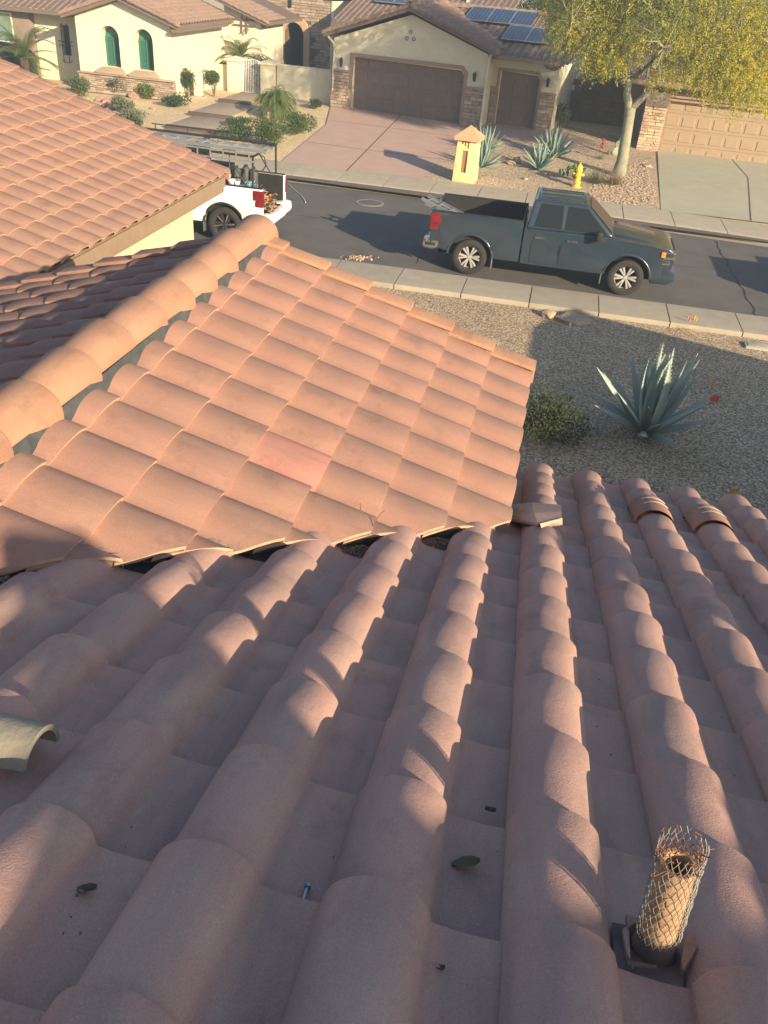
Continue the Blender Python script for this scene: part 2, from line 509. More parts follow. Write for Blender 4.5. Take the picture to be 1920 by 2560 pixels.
# ================================================================== S-SHAPED ROOF TILES
def tile_profile(wd, seg, hgt=.074, e1=2.3, e2=1.75, skew=1, rwf=.62):
    p = [(0, .012)]
    rw = wd * rwf
    for i in range(1, seg):
        s = i / seg
        q = abs(2 * s ** skew - 1)
        p.append((rw * s, max(.0, hgt * (1 - q ** e1) ** (1 / e2))))
    last = p[-1]
    p.append((rw, .006))
    for i in range(1, 5):
        s = i / 4
        p.append((rw + (wd * 1.06 - rw) * s, .006 * (1 - s) - .004 * math.sin(s * math.pi)))
    return p
def tile_mesh(name, wd, ex, lap, seg, th=.02, hgt=.074, mt=None, lip=.016, e1=2.3, e2=1.75, skew=1, rwf=.62):
    pr = tile_profile(wd, seg, hgt, e1, e2, skew, rwf)
    n = len(pr)
    m = MB()
    L = ex + lap
    rows = [-lap, ex * .5, ex - .006, ex]
    vs = []
    for y in rows:
        for t, h in pr:
            dz = th * (y / ex) - (.003 if y == ex else 0)
            vs.append((t, y, h + dz))
    fs = []
    for r in range(len(rows) - 1):
        for i in range(n - 1):
            fs.append((r * n + i, r * n + i + 1, (r + 1) * n + i + 1, (r + 1) * n + i))
    m.add(vs, fs)
    # butt and left lip
    m.add([(t, ex, h + th - .003) for t, h in pr] + [(t, ex - .004, h + th - lip - .006) for t, h in pr],
          [(i, i + 1, n + i + 1, n + i) for i in range(n - 1)], flat=True)
    nb = len(m.f)
    m.add([(0, -lap, pr[0][1] - th * lap / ex), (0, ex, pr[0][1] + th), (-.002, ex, pr[0][1] + th - lip - .012), (-.002, -lap, pr[0][1] - th * lap / ex - lip - .012)], [(0, 1, 2, 3)], flat=True)
    me = m.mesh(name, 180, recalc=False)
    if mt:
        me.materials.append(mt); me.materials.append(M_BUTT)
        for k in range(nb - (n - 1), nb): me.polygons[k].material_index = 1
    return me
def frame_mat(o, a, d):
    a = Vector(a).normalized(); d = Vector(d).normalized(); n = a.cross(d)
    return Matrix(((a.x, d.x, n.x, o[0]), (a.y, d.y, n.y, o[1]), (a.z, d.z, n.z, o[2]), (0, 0, 0, 1)))
C4, S4 = math.cos(math.atan(1 / 3)), math.sin(math.atan(1 / 3))
def jitter(M, s=1.0):
    return M @ Matrix.Translation((random.gauss(0, .002) * s, random.gauss(0, .004) * s, abs(random.gauss(0, .0015)) * s)) @ Matrix.Rotation(random.gauss(0, .006) * s, 4, 'Z') @ Matrix.Rotation(random.gauss(0, .004) * s, 4, 'X')
def px_area(M, wd, ex):
    c = M @ Vector((wd / 2, ex / 2, .04))
    q = to_px(c)
    if q is None: return -1
    x, y, z = q
    if x < -150 or x > 2070 or y < -150 or y > 2710: return -1
    d = (c - CO).normalized()
    return abs(d.dot(M.to_3x3() @ Vector((0, 0, 1)))) / (c - CO).length_squared
def cut_mesh(me, co, no, th=.018):
    """me is in tile space; keep the side away from no; close the cut with a raw edge"""
    bm = bmesh.new(); bm.from_mesh(me)
    r = bmesh.ops.bisect_plane(bm, geom=bm.verts[:] + bm.edges[:] + bm.faces[:], plane_co=co, plane_no=no, clear_outer=True)
    es = [e for e in r['geom_cut'] if isinstance(e, bmesh.types.BMEdge) and e.is_valid]
    if not bm.faces:
        bm.free(); return None
    if es:
        ex = bmesh.ops.extrude_edge_only(bm, edges=es)
        for g in ex['geom']:
            if isinstance(g, bmesh.types.BMVert): g.co.z -= th
            if isinstance(g, bmesh.types.BMFace): g.smooth = False; g.material_index = 2
        split = [e for e in es if e.is_valid]
        bmesh.ops.split_edges(bm, edges=split)
    out = bpy.data.meshes.new('roof_tile')
    bm.to_mesh(out); bm.free()
    for mt in list(me.materials)[:1]: out.materials.append(mt)
    out.materials.append(M_BUTT); out.materials.append(M_CUT)
    return out
def join_tiles(items, name, parent, mt):
    """many tiles as one mesh: items = [(mesh, matrix)]"""
    v = []; f = []; sm = []; mi = []
    cache = {}
    for me, M in items:
        if me.name not in cache:
            cache[me.name] = ([p.co.copy() for p in me.vertices], [tuple(p.vertices) for p in me.polygons], [p.use_smooth for p in me.polygons], [p.material_index for p in me.polygons])
        cv, cf, cs, ci = cache[me.name]
        n = len(v)
        v += [tuple(M @ p) for p in cv]; f += [tuple(i + n for i in q) for q in cf]; sm += cs; mi += ci
    me = bpy.data.meshes.new(name)
    me.from_pydata(v, [], f)
    me.polygons.foreach_set('use_smooth', sm)
    me.materials.append(mt); me.materials.append(M_BUTT); me.materials.append(M_CUT)
    me.polygons.foreach_set('material_index', mi)
    o = bpy.data.objects.new(name, me)
    link(o, parent)
    return tag(o, kind='stuff')

# ================================================================== THE HOUSE UNDER THE CAMERA
near = thing('house', 'foreground house seen from its own roof, brown and terracotta S-tile roof filling the lower photo', 'house', (0, 2, 0.04))
NP = Matrix.Translation((0, -2, -.04))
def nlink(o):
    o.parent = near; o.matrix_parent_inverse = NP
    return o
ZA0, WA, EXA, YA0, XA0 = 5.164, .3169, .3216, .851, .133
CB, WB, EXB, XB0, YB0 = 4.10, .29, .2855, .057, 5.03
VAL = 3.36
KEEP = []          # all roof tiles of this house, the 300 that show largest become parts of their own
def zA(y): return ZA0 - y / 3
def zB(x): return CB - x / 3
XR = -1.87
ZR = zB(XR)
# decks
m = MB()
m.add([(-7, -8, zA(-8) - .035), (16, -8, zA(-8) - .035), (16, 4.98, zA(4.98) - .035), (-7, 4.98, zA(4.98) - .035)], [(0, 1, 2, 3)])
m.box((-7, 4.9, zA(4.98) - .25), (16, 4.95, zA(4.98) - .045))
main_roof = nlink(m.build('main_roof', M_DECK))
m = MB()
m.add([(XR, -3, ZR - .035), (XR, 5.33, ZR - .035), (0.0, 5.33, zB(0) - .035), (0.0, -3, zB(0) - .035)], [(0, 1, 2, 3)])
m.add([(XR, -3, ZR - .035), (XR, 5.33, ZR - .035), (2 * XR, 5.33, zB(0) - .035), (2 * XR, -3, zB(0) - .035)], [(0, 3, 2, 1)])
m.box((-.05, 3.7, zB(0) - .24), (0.0, 5.36, zB(0) - .04))
wing_roof = nlink(m.build('wing_roof', M_DECK))
# walls of the house and of the wing
m = MB()
m.box((0.45, -8, 0), (16, 4.45, 3.35))
m.box((-7, -8, 0), (0.45, 1.5, 3.9))
nlink(m.build('wall', M_STUC))
m = MB()
m.prism([(-3.45, 0), (-.3, 0), (-.3, 4.0), (XR, 4.52), (-3.45, 4.0)], 0, 4.95, 'y')
nlink(m.build('wing_wall', M_STUC))
m = MB()
m.prism([(0.05, 3.82), (XR, zB(XR) - .24), (2 * XR - .05, 3.82), (2 * XR - .05, 4.02), (XR, zB(XR) - .05), (.05, 4.02)], 5.31, 5.345, 'y')
nlink(m.build('rake_board', M_TRIM))
tA = tile_mesh('roof_tile', WA, EXA / C4,   .09, 18, .027, .073, T_MAIN, e1=2.0, e2=2.0)
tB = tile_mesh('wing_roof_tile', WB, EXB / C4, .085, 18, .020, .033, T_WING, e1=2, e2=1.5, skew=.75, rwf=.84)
tBr = tB.copy(); tBr.materials[0] = T_RED
nvA = Vector((0, C4, -S4))
VENT = Vector((0.405, .93, 0)); VENT.z = zA(VENT.y)
for i in range(-14, 12):
    for j in range(-9, 14):
        x = XA0 + WA * i; y = YA0 + EXA * j
        if y - x - WA > VAL + .75 and x < -.2: continue
        M = frame_mat((x, y - EXA, zA(y - EXA)), (1, 0, 0), nvA)
        M = jitter(M)
        me = tA
        if (y - x) > VAL - .1 and x < -.2:
            Mi = M.inverted()
            me = cut_mesh(tA, Mi @ Vector((0, VAL + .13, zA(VAL))), (Mi.to_3x3() @ Vector((-1, 1, 0))).normalized())
            if me is None: continue
        KEEP.append([px_area(M, WA, EXA), me, M, main_roof, T_MAIN])
nvB = Vector((C4, 0, -S4))
for i in range(-1, 11):
    for j in range(0, 7):
        yl = YB0 - WB * i         # north edge of this tile
        xd = XB0 - EXB * j        # lower edge
        if xd - EXB < XR - .35: continue
        M = jitter(frame_mat((xd - EXB, yl, zB(xd - EXB)), (0, -1, 0), nvB), .9)
        src = tB
        me = src
        Mi = M.inverted()
        if yl - WB - (xd - EXB) < VAL - .02 or (yl - WB) - xd < VAL:
            me = cut_mesh(me, Mi @ Vector((0, VAL, zB(-VAL))), (Mi.to_3x3() @ Vector((1, -1, 0))).normalized(), .015)
            if me is None: continue
        if j >= 6:
            me = cut_mesh(me, Mi @ Vector((XR + .04, 0, ZR)), (Mi.to_3x3() @ Vector((-1, 0, 0))).normalized()) 
            if me is None: continue
        if i == -1:
            me = cut_mesh(me, Mi @ Vector((0, 5.31, zB(xd))), (Mi.to_3x3() @ Vector((0, 1, 0))).normalized())
            if me is None: continue
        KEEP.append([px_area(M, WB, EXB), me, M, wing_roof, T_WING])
nvC = Vector((-C4, 0, -S4))
for i in range(-1, 24):
    for j in range(0, 7):
        yr = YB0 - WB * i - WB + .12
        xd = 2 * XR - XB0 + EXB * j
        M = jitter(frame_mat((xd + EXB, yr, zB(2 * XR - xd - EXB)), (0, 1, 0), nvC), .9)
        if yr > 5.25 or yr < -2: continue
        me = tB
        Mi = M.inverted()
        if j >= 6:
            me = cut_mesh(me, Mi @ Vector((XR - .04, 0, ZR)), (Mi.to_3x3() @ Vector((1, 0, 0))).normalized())
            if me is None: continue
        a = px_area(M, WB, EXB)
        if yr < 2.2: a *= .2
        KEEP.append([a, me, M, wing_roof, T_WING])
best = min((k for k in KEEP if k[3] is wing_roof and k[1] is tB and k[0] > 0), key=lambda k: (Vector(to_px(k[2] @ Vector((WB * .5, EXB * .6, .03)))[:2]) - Vector((715, 1140))).length)
best[1] = tBr
KEEP.sort(key=lambda t: -t[0])
rest = {}
for n, (a, me, M, par, mt) in enumerate(KEEP):
    if n < 300 and a > 0: inst('roof_tile', me, par, M)
    else: rest.setdefault(par.name, (par, mt, []))[2].append((me, M))
for par, mt, items in rest.values(): join_tiles(items, 'roof_tile', par, mt)
# ridge caps: half barrels, each lapped over the one in front of it
def cap_mesh(name, L, r0, r1, mt, seg=16, th=.016, drop=.055):
    m = MB(); vs = []
    ang = [math.pi * k / seg for k in range(seg + 1)]
    def ring(y, r, dz):
        out = [(r * math.cos(a) * (1.0), y, r * .86 * math.sin(a) + dz) for a in ang]
        return [(out[0][0] * 1.02, y, out[0][2] - drop)] + out + [(out[-1][0] * 1.02, y, out[-1][2] - drop)]
    ys = [(0, r0, 0), (L * .5, (r0 + r1) / 2, 0), (L - .015, r1, 0), (L, r1 - .006, -.003)]
    R_ = [ring(*q) for q in ys]; n = len(R_[0])
    for r_ in R_: vs += r_
    m.add(vs, [(k * n + i, k * n + i + 1, (k + 1) * n + i + 1, (k + 1) * n + i) for k in range(3) for i in range(n - 1)])
    a = ring(L, r1 - .006, -.003); b = ring(L - .003, r1 - .006 - th, -.005)
    m.add(a + b, [(i, i + 1, n + i + 1, n + i) for i in range(n - 1)], flat=True)
    me = m.mesh(name, 180, recalc=False)
    if mt: me.materials.append(mt)
    return me
capm = cap_mesh('ridge_tile', .43, .112, .138, T_CAP)
yend = [5.45, 5.06, 4.71, 4.37, 4.05, 3.72, 3.385, 3.04, 2.70, 2.36, 2.02, 1.68, 1.34, 1.0, .66, .3, -.04, -.38]
for k, ye in enumerate(yend):
    L = .43
    M = Matrix.Translation((XR + random.gauss(0, .004), ye - L, ZR + .012 - .0 + random.gauss(0, .002))) @ Matrix.Rotation(random.gauss(0, .008), 4, 'Z') @ Matrix.Rotation(.028, 4, 'X')
    inst('ridge_tile', capm, wing_roof, M)
# dark weather block under the ridge caps
for s in (1, -1):
    m = MB()
    x0 = XR + s * .128; x1 = XR + s * .152
    m.add([(x0, -1, ZR + .03), (x0, 5.28, ZR + .03), (x1, 5.28, zB(XR + .152) + .012), (x1, -1, zB(XR + .152) + .012)], [(0, 1, 2, 3)])
    m.build('weather_block', mat('slate_weather_block', (.075, .08, .082), (.045, .05, .055), sc=20, rough=.7), wing_roof)
# rake trim tiles along the gable edge
for s in (1, -1):
    for j in range(0, 7):
        xd = XB0 + .03 - EXB * j
        L = EXB + .05
        m = MB()
        r = random.uniform(-.004, .004)
        def P(x, y, h): return (XR + s * (x - XR), y, zB(x) + h)
        xu = max(XR + .02, xd - L)
        hb, ht = .088 + r, .055
        p = [P(xd, 5.235, hb - .024), P(xd, 5.385, hb - .024), P(xu, 5.385, ht - .024), P(xu, 5.235, ht - .024), P(xd, 5.235, hb), P(xd, 5.385, hb), P(xu, 5.385, ht), P(xu, 5.235, ht)]
        m.hexa(p)
        p = [P(xd, 5.363, hb - .16), P(xd, 5.385, hb - .16), P(xu, 5.385, ht - .16), P(xu, 5.363, ht - .16), P(xd, 5.363, hb - .0242), P(xd, 5.385, hb - .0242), P(xu, 5.385, ht - .0242), P(xu, 5.363, ht - .0242)]
        m.hexa(p)
        m.build('rake_tile', T_CAP if s > 0 else T_WING, wing_roof, bevel=.006, smooth=30)
# metal flashing saddle in the inside corner, folded down over the first roll of the main roof
def onA(px, py, h): return at_plane(px, py, Vector((0, S4, C4)), Vector((0, 0, ZA0 + h / C4)))
m = MB()
fl = [[onA(1262, 1262, .05), onA(1330, 1256, .10), onA(1403, 1262, .115)], [onA(1270, 1282, .05), onA(1335, 1282, .115), onA(1404, 1280, .12)], [onA(1282, 1298, .05), onA(1345, 1308, .115), onA(1404, 1294, .12)]]
P9 = [p for r in fl for p in r]; Q9 = [p - Vector((0, 0, .014)) for p in P9]
qs = [(r * 3 + c, r * 3 + c + 1, r * 3 + c + 4, r * 3 + c + 3) for r in (0, 1) for c in (0, 1)]
rim = [0, 1, 2, 5, 8, 7, 6, 3]
m.add(P9 + Q9, qs + [tuple(9 + i for i in reversed(q)) for q in qs] + [(rim[k], 9 + rim[k], 9 + rim[(k + 1) % 8], rim[(k + 1) % 8]) for k in range(8)])
m.build('saddle_flashing', M_FLASH, main_roof)
m = MB()
e = [onA(1406, 1295, .122), onA(1350, 1309, .118), onA(1354, 1321, .095), onA(1406, 1312, .095)]
e2 = [p + Vector((0, .012, -.01)) for p in e]
m.add(e + e2, [(0, 1, 2, 3), (7, 6, 5, 4), (0, 4, 5, 1), (1, 5, 6, 2), (2, 6, 7, 3), (3, 7, 4, 0)])
m.build('flashing_edge', M_CUT, main_roof)
M_LOUV = mat('lit_louvre_edge', (.75, .68, .58), rough=.7)  # sunlit lips of the vent slits, painted pale
# two louvred vent tiles near the eave
def vent_tile(i, ylow):
    x = XA0 + WA * i
    M = frame_mat((x - .022, ylow - .3, zA(ylow - .3)), (1, 0, 0), nvA) @ Matrix.Translation((0, 0, .022)) @ Matrix.Diagonal((1.1, 1.1, 1.08, 1))
    pr = [(t, h) for t, h in tile_profile(WA * 1.02, 18, .088, 2, 2)][:20]
    m = MB(); n = len(pr)
    vs = []
    rows = [0, .1, .1, .2, .2, .3]
    lift = [0, .014, .002, .014, .002, .014]
    for y, l in zip(rows, lift): vs += [(t, y, h + l) for t, h in pr]
    m.add(vs, [(r * n + k, r * n + k + 1, (r + 1) * n + k + 1, (r + 1) * n + k) for r in range(5) for k in range(n - 1)])
    m.add([(t, .3, h + .014) for t, h in pr] + [(t, .3, h - .05) for t, h in pr], [(k, k + 1, n + k + 1, n + k) for k in range(n - 1)], flat=True)
    o = m.build('vent_tile', T_CAP, main_roof, smooth=35, recalc=False); o.matrix_basis = M
    for yy in (.1, .2):
        s = MB(); q = pr[4:16]; k = len(q)
        s.add([(t, yy + .0005, h + .019) for t, h in q] + [(t, yy + .012, h + .021) for t, h in q], [(a, a + 1, k + a + 1, k + a) for a in range(k - 1)])
        so_ = s.build('louvre', M_LOUV, o)
vy = onA(1640, 1290, .06).y
vent_tile(2, vy + .17); vent_tile(3, vy + .17)
# mortar bed closing the valley under the cut tiles
m = MB(); vs = []
N = 40
for k in range(N + 1):
    x = -2.1 + 2.05 * k / N; y = x + VAL + .045 + .008 * math.sin(k * 2.3)
    vs += [(x, y, zA(y) - .04), (x, y + .012, zB(x) + .012 + .006 * math.sin(k * 1.7))]
m.add(vs, [(2 * k, 2 * k + 2, 2 * k + 3, 2 * k + 1) for k in range(N)])
m.build('valley_mortar', mat('valley_mortar', (.17, .115, .09), (.11, .08, .066), sc=30, rough=.95, bmp=.5, bsc=60), wing_roof)
# pieces that sit under the valley cut
M_LITTER = leaf_mat('dry_leaf', (.13, .09, .06), (.24, .18, .13), .1, .9)
def litter(name, c, r, n, label):
    m = MB()
    for _ in range(n):
        a = random.uniform(0, 6.28); q = r * math.sqrt(random.random())
        x = c.x + q * math.cos(a) * 1.2; y = c.y + q * math.sin(a) * .7
        z = zA(y) + .030 + random.random() * .03 * (1 - q / r)
        L = random.uniform(.006, .02); W = random.uniform(.002, .006)
        M = Matrix.Translation((x, y, z)) @ Matrix.Rotation(random.uniform(0, 6.28), 4, 'Z') @ Matrix.Rotation(random.gauss(-.3, .4), 4, 'X')
        m.add([(-L, 0, 0), (0, -W, .003), (L, 0, 0), (0, W, .003)], [(0, 1, 2, 3)], M)
    o = m.build(name, M_LITTER)
    tag(o, label, 'leaf litter', None, 'stuff')
litter('leaf_litter', onA(905, 1383, .02), .085, 420, 'dry leaf litter caught in the valley below the red-streaked tile slope, left pile')
litter('leaf_litter', onA(1100, 1363, .02), .085, 420, 'dry leaf litter caught in the valley, pile nearest the inside corner flashing')
litter('leaf_litter', onA(20, 1462, .02), .11, 420, 'dry leaf litter in the valley at the left edge of the photo')
# twig standing in the litter
tw = MB()
p0 = onA(880, 1368, .03)
tw.tube([p0, p0 + Vector((.02, .03, .03)), p0 + Vector((.06, .07, .055)), p0 + Vector((.085, .13, .1)), p0 + Vector((.105, .13, .125))], [.002, .002, .0016, .0014, .001], 5)
tw.tube([p0, p0 + Vector((-.02, .0, -.015)), p0 + Vector((-.035, -.01, -.02))], .0016, 5)
tag(tw.build('twig', mat('dry_twig', (.10, .065, .045), rough=.9)), 'thin crooked dry twig lying over the valley edge of the terracotta roof', 'twig')
# upper storey to the right, unseen: its sloping tiled gable edge is shaped to cast the long shade over the main roof
m = MB()
RKP = [(-9, 8.4), (-4.6, 8.3), (-3.0, 7.05), (-2.45, 6.62), (-1.75, 6.33), (-.5, 5.84), (.3, 5.56), (1.6, 5.05), (9, 1.8)]
def rk(y):
    for (a, za), (b, zb) in zip(RKP, RKP[1:]):
        if y <= b: return za + (zb - za) * (y - a) / (b - a)
    return 1.8
prof = [(-9, 4), (.9, 4), (.9, rk(.9) - .30), (-2.45, rk(-2.45) - .3), (-9, 6.2)]
m.prism(prof, 4.35, 14, 'x')
nlink(m.build('upper_wall', M_STUC))
m = MB()
m.prism([(1.0, rk(1.0) - .1), (-1.75, rk(-1.75) - .1), (-2.45, rk(-2.45) - .1), (-9.2, 6.5), (-9.2, 6.2), (-2.45, rk(-2.45) - .3), (1.0, rk(1.0) - .3)], 4.0, 14.5, 'x')
up = nlink(m.build('upper_roof', M_DECK))
m = MB()
for k in range(13):
    y = -2.46 + k * .285
    m.hexa([(3.9, y, rk(y) - .14), (4.14, y, rk(y) - .14), (4.14, y + .33, rk(y + .33) - .14), (3.9, y + .33, rk(y + .33) - .14),
            (3.9, y, rk(y) + -.045), (4.14, y, rk(y) - .045), (4.14, y + .33, rk(y + .33) + .045), (3.9, y + .33, rk(y + .33) + .045)])
m.box((3.9, -.12, 5.5), (4.14, .06, 5.83)); m.box((3.9, .12, 5.4), (4.14, .2, 5.8))  # unseen blocks added to put bumps in the shadow edge
o = m.build('rake_tile', T_MAIN, up); tag(o, kind='stuff')
m = MB(); m.prism([(-2.46, 6.2), (-2.46, rk(-2.46)), (-2.86, 6.92), (-2.93, 7.12), (-2.99, 7.24), (-3.04, 7.24), (-3.1, 7.15), (-3.6, 7.18), (-9, 7.3), (-9, 6.0)], 4.0, 4.35, 'x')  # thin unseen slab added, outlined to cast the ridge-end shadow
nlink(m.build('shade_slab', M_STUC))
# second gable wing towards the street, unseen: added and shaped to shade the gravel
WX, WZ, WY = 7.74, 3.6, 10.55
m = MB()
m.prism([(WX + .4, 0), (WX + 4.4, 0), (WX + 4.4, WZ), (WX + 2.4, WZ + .66), (WX + .4, WZ)], 4, WY - .35, 'y')
nlink(m.build('side_wing_wall', M_STUC))
m = MB()
m.prism([(WX, WZ - .12), (WX + 2.4, WZ + .68), (WX + 4.8, WZ - .12), (WX + 4.8, WZ), (WX + 2.4, WZ + .8), (WX, WZ)], 3.5, WY, 'y')
sw_ = nlink(m.build('side_wing_roof', T_MAIN))

# ------------------------------------------------------------------ vent pipe with wire mesh
M_PIPE = mat('cream_pipe', (.43, .265, .15), (.31, .175, .10), sc=9, rough=.8, bmp=.2, bsc=40)
M_PIPEB = mat('rubber_boot', (.13, .095, .072), (.16, .115, .088), sc=9, rough=.8)
M_WIRE = mat('galvanised_wire', (.42, .43, .38), (.34, .33, .28), sc=60, rough=.45, metal=.4)
M_RUST = mat('rusty_wire', (.25, .09, .05), (.15, .06, .035), sc=60, rough=.9)
pv = thing('vent_pipe', 'cream plumbing vent pipe wrapped in rusty diamond wire mesh, at lower right', 'vent pipe', VENT)
pv.rotation_euler = (rad(-1), rad(-4), 0)
m = MB(); m.lathe([(.029, -.05), (.030, .262), (.029, .268), (.023, .268), (.021, .262), (.021, .02), (0, .02)], 28)
pb = m.build('pipe', M_PIPE, pv, smooth=40)
m = MB(); m.lathe([(.046, -.02), (.042, .02), (.035, .05), (.0335, .075), (.030, .075)], 28)
m.build('boot', M_PIPEB, pv, smooth=50)
wm = MB(); rm = MB()
def wire_ring(R0, z0, z1, n, turns, target, rw, ragged=0):
    for s in (1, -1):
        for k in range(n):
            a0 = 2 * math.pi * k / n
            pts = []
            N = 22
            zt = z1 - random.random() * ragged
            for i in range(N + 1):
                z = z0 + (zt - z0) * i / N
                a = a0 + s * turns * 2 * math.pi * i / N * (zt - z0) / (z1 - z0)
                rr = R0 * (1 + .05 * math.sin(a * 2 + 1)) + .0015 * math.sin(i * 1.9 + k)
                pts.append((rr * math.cos(a), rr * math.sin(a), z))
            target.tube(pts, rw, 4, cap=False)
wire_ring(.0365, .078, .318, 20, .42, wm, .0006, .014)
for _ in range(30):
    a = random.uniform(0, 6.28); R0 = random.uniform(.033, .039); z = random.uniform(.275, .318)
    p = Vector((R0 * math.cos(a), R0 * math.sin(a), z))
    rm.tube([p, p + Vector((random.gauss(0, .005), random.gauss(0, .005), random.uniform(-.004, .004))), p + Vector((random.gauss(0, .008), random.gauss(0, .008), random.uniform(-.012, .006)))], .0009, 4, cap=False)
for k in range(14):
    a = 2 * math.pi * k / 14
    p = Vector((.038 * math.cos(a), .038 * math.sin(a), .282)); q = Vector((.023 * math.cos(a + .25), .023 * math.sin(a + .25), .272)); r_ = Vector((.038 * math.cos(a + .45), .038 * math.sin(a + .45), .284))
    rm.tube([p, q, r_], .001, 4, cap=False)
cage = wm.build('wire_mesh', M_WIRE, pv)
rm.build('rusty_wire_end', M_RUST, pv)
# broken patch of tile and a flat dark patch for the hole round the pipe
m = MB()
hp = [Vector((-.065, -.06)), Vector((-.06, .055)), Vector((.0, .06)), Vector((.05, .05)), Vector((.06, -.02)), Vector((.045, -.07)), Vector((-.03, -.075))]
m.add([(VENT.x - .01 + p.x, VENT.y - .01 + p.y, zA(VENT.y - .01 + p.y) + .026) for p in hp], [tuple(range(7))])
m.build('broken_hole', mat('hole_dark', (.11, .085, .078), (.16, .12, .11), sc=25, rough=.95), main_roof)
def shard(name, pts, th, mt, parent, h=.03):
    m = MB(); n = len(pts)
    t = [onA(px, py, hh) for px, py, hh in pts]
    b = [p - Vector((0, S4, C4)) * th for p in t]
    m.add(t + b, [tuple(range(n)), tuple(range(2 * n - 1, n - 1, -1))] + [(i, i + n, (i + 1) % n + n, (i + 1) % n) for i in range(n)])
    return m.build(name, mt, parent)
shard('broken_tile_piece', [(1722, 2330, .075), (1738, 2345, .07), (1745, 2362, .06), (1730, 2395, .05), (1708, 2425, .045), (1703, 2400, .05), (1710, 2362, .06)], .015, T_CAP, main_roof)
shard('broken_tile_piece', [(1565, 2284, .045), (1580, 2290, .05), (1612, 2298, .05), (1608, 2306, .05), (1585, 2308, .045), (1572, 2318, .04)], .012, T_MAIN, main_roof)
shard('broken_tile_piece', [(1556, 2322, .035), (1572, 2310, .035), (1576, 2400, .035), (1568, 2384, .035)], .012, T_MAIN, main_roof)
m = MB(); m.tube([onA(1567, 2408, .035), onA(1640, 2418, .037)], .004, 6); m.tube([onA(1580, 2408, .036), onA(1582, 2424, .032)], .003, 6)
m.build('rusty_strap', M_PIPEB, main_roof)
# ------------------------------------------------------------------ loose things on the roof
M_LOOSE = mat('pale_clay', (.26, .24, .19), (.21, .20, .165), sc=8, rough=.9, bmp=.3, bsc=50, c3=(.24, .215, .17))
m = MB()
lt_c = onA(60, 1850, .02)
seg = 14; L = .34
def ringp(y, r, dz):
    r *= .84
    return [(r * math.cos(math.pi * k / seg), y, r * .92 * math.sin(math.pi * k / seg) + dz) for k in range(seg + 1)]
outer = ringp(0, .082, 0) + ringp(L, .094, 0); inner = ringp(0, .066, 0) + ringp(L, .078, 0); n = seg + 1
vs = outer + inner
fs = [(k, k + 1, n + k + 1, n + k) for k in range(seg)] + [(2 * n + k, 3 * n + k, 3 * n + k + 1, 2 * n + k + 1) for k in range(seg)]
fs += [(k, 2 * n + k, 2 * n + k + 1, k + 1) for k in range(seg)] + [(n + k, n + k + 1, 3 * n + k + 1, 3 * n + k) for k in range(seg)]
fs += [(0, n, 3 * n, 2 * n), (seg, 2 * n + seg, 3 * n + seg, n + seg)]
m.add(vs, fs)
lt = m.build('loose_barrel_tile', M_LOOSE, smooth=40)
tag(lt, 'loose pale clay barrel tile lying across the roof at the left edge of the photo', 'roof tile')
LT = lt
M_LEAFD = leaf_mat('fallen_leaf', (.085, .075, .05), (.15, .12, .075), .1)
def leaf(px, py, L, W, rz, label, h=.02):
    m = MB()
    c = onA(px, py, h)
    vs = []; N = 7
    for i in range(N + 1):
        t = i / N; wd = W * math.sin(math.pi * min(1, t * .94 + .03)) ** .8 * random.uniform(.85, 1.1)
        z = .006 + .012 * t * t
        vs += [((t - .5) * L, -wd, z + .008), ((t - .5) * L, 0, z), ((t - .5) * L, wd, z + .008)]
    fs = [(3 * i + k, 3 * i + k + 1, 3 * i + k + 4, 3 * i + k + 3) for i in range(N) for k in (0, 1)]
    m.add(vs, fs)
    o = m.build('fallen_leaf', M_LEAFD, smooth=180)
    o.matrix_world = Matrix.Translation(c) @ Matrix.Rotation(-math.atan(1 / 3), 4, 'X') @ Matrix.Rotation(rz, 4, 'Z')
    tag(o, label, 'leaf', 'fallen leaves on the main roof')
leaf(1162, 2174, .055, .019, .3, 'largest curled brown leaf lying in the tile channel right of centre', .012)
leaf(1223, 2038, .030, .010, -.7, 'small dark leaf further up the same tile channel as the largest leaf', .012)
leaf(1097, 2437, .018, .006, -.6, 'tiny dark curled leaf near the bottom of the roof', .012)
leaf(216, 2240, .034, .012, .1, 'dull brown leaf in the shaded tile channel at lower left', .012)
bo = MB()
bc = onA(762, 2238, .012); bd = (onA(772, 2218, .012) - onA(752, 2282, .012)).normalized()
bo.tube([bc - bd * .026, bc + bd * .02], .0032, 8); bo.tube([bc + bd * .02, bc + bd * .028], .006, 6)
tag(bo.build('bolt', mat('steel_bolt', (.20, .32, .36), rough=.35, metal=.7), smooth=40), 'small bluish steel bolt lying in a tile channel near the bottom centre', 'bolt')

# ================================================================== THE TILED WING AT THE LEFT
CC, WC, EXC, XC0, YC0 = 1.78, .3037, .298, -4.90, 7.70
def zC(x): return CC - x / 3
left = thing('house_wing', 'house wing at left with yellow stucco wall and large sunlit salmon tile slope', 'house', (-8, 9, 0.04))
LP = Matrix.Translation((8, -9, -.04))
def llink(o):
    o.parent = left; o.matrix_parent_inverse = LP
    return o
XCR = -12.5
YCF = 12.92
m = MB()
m.add([(XCR, 2, zC(XCR) - .03), (XCR, YCF - .04, zC(XCR) - .03), (XC0 - .05, YCF - .04, zC(XC0) - .03), (XC0 - .05, 2, zC(XC0) - .03)], [(0, 1, 2, 3)])
m.add([(XCR, 2, zC(XCR) - .03), (XCR, YCF - .04, zC(XCR) - .03), (2 * XCR - XC0, YCF - .04, zC(XC0) - .03), (2 * XCR - XC0, 2, zC(XC0) - .03)], [(0, 3, 2, 1)])
lroof = llink(m.build('roof', M_TANTRIM))
m = MB()
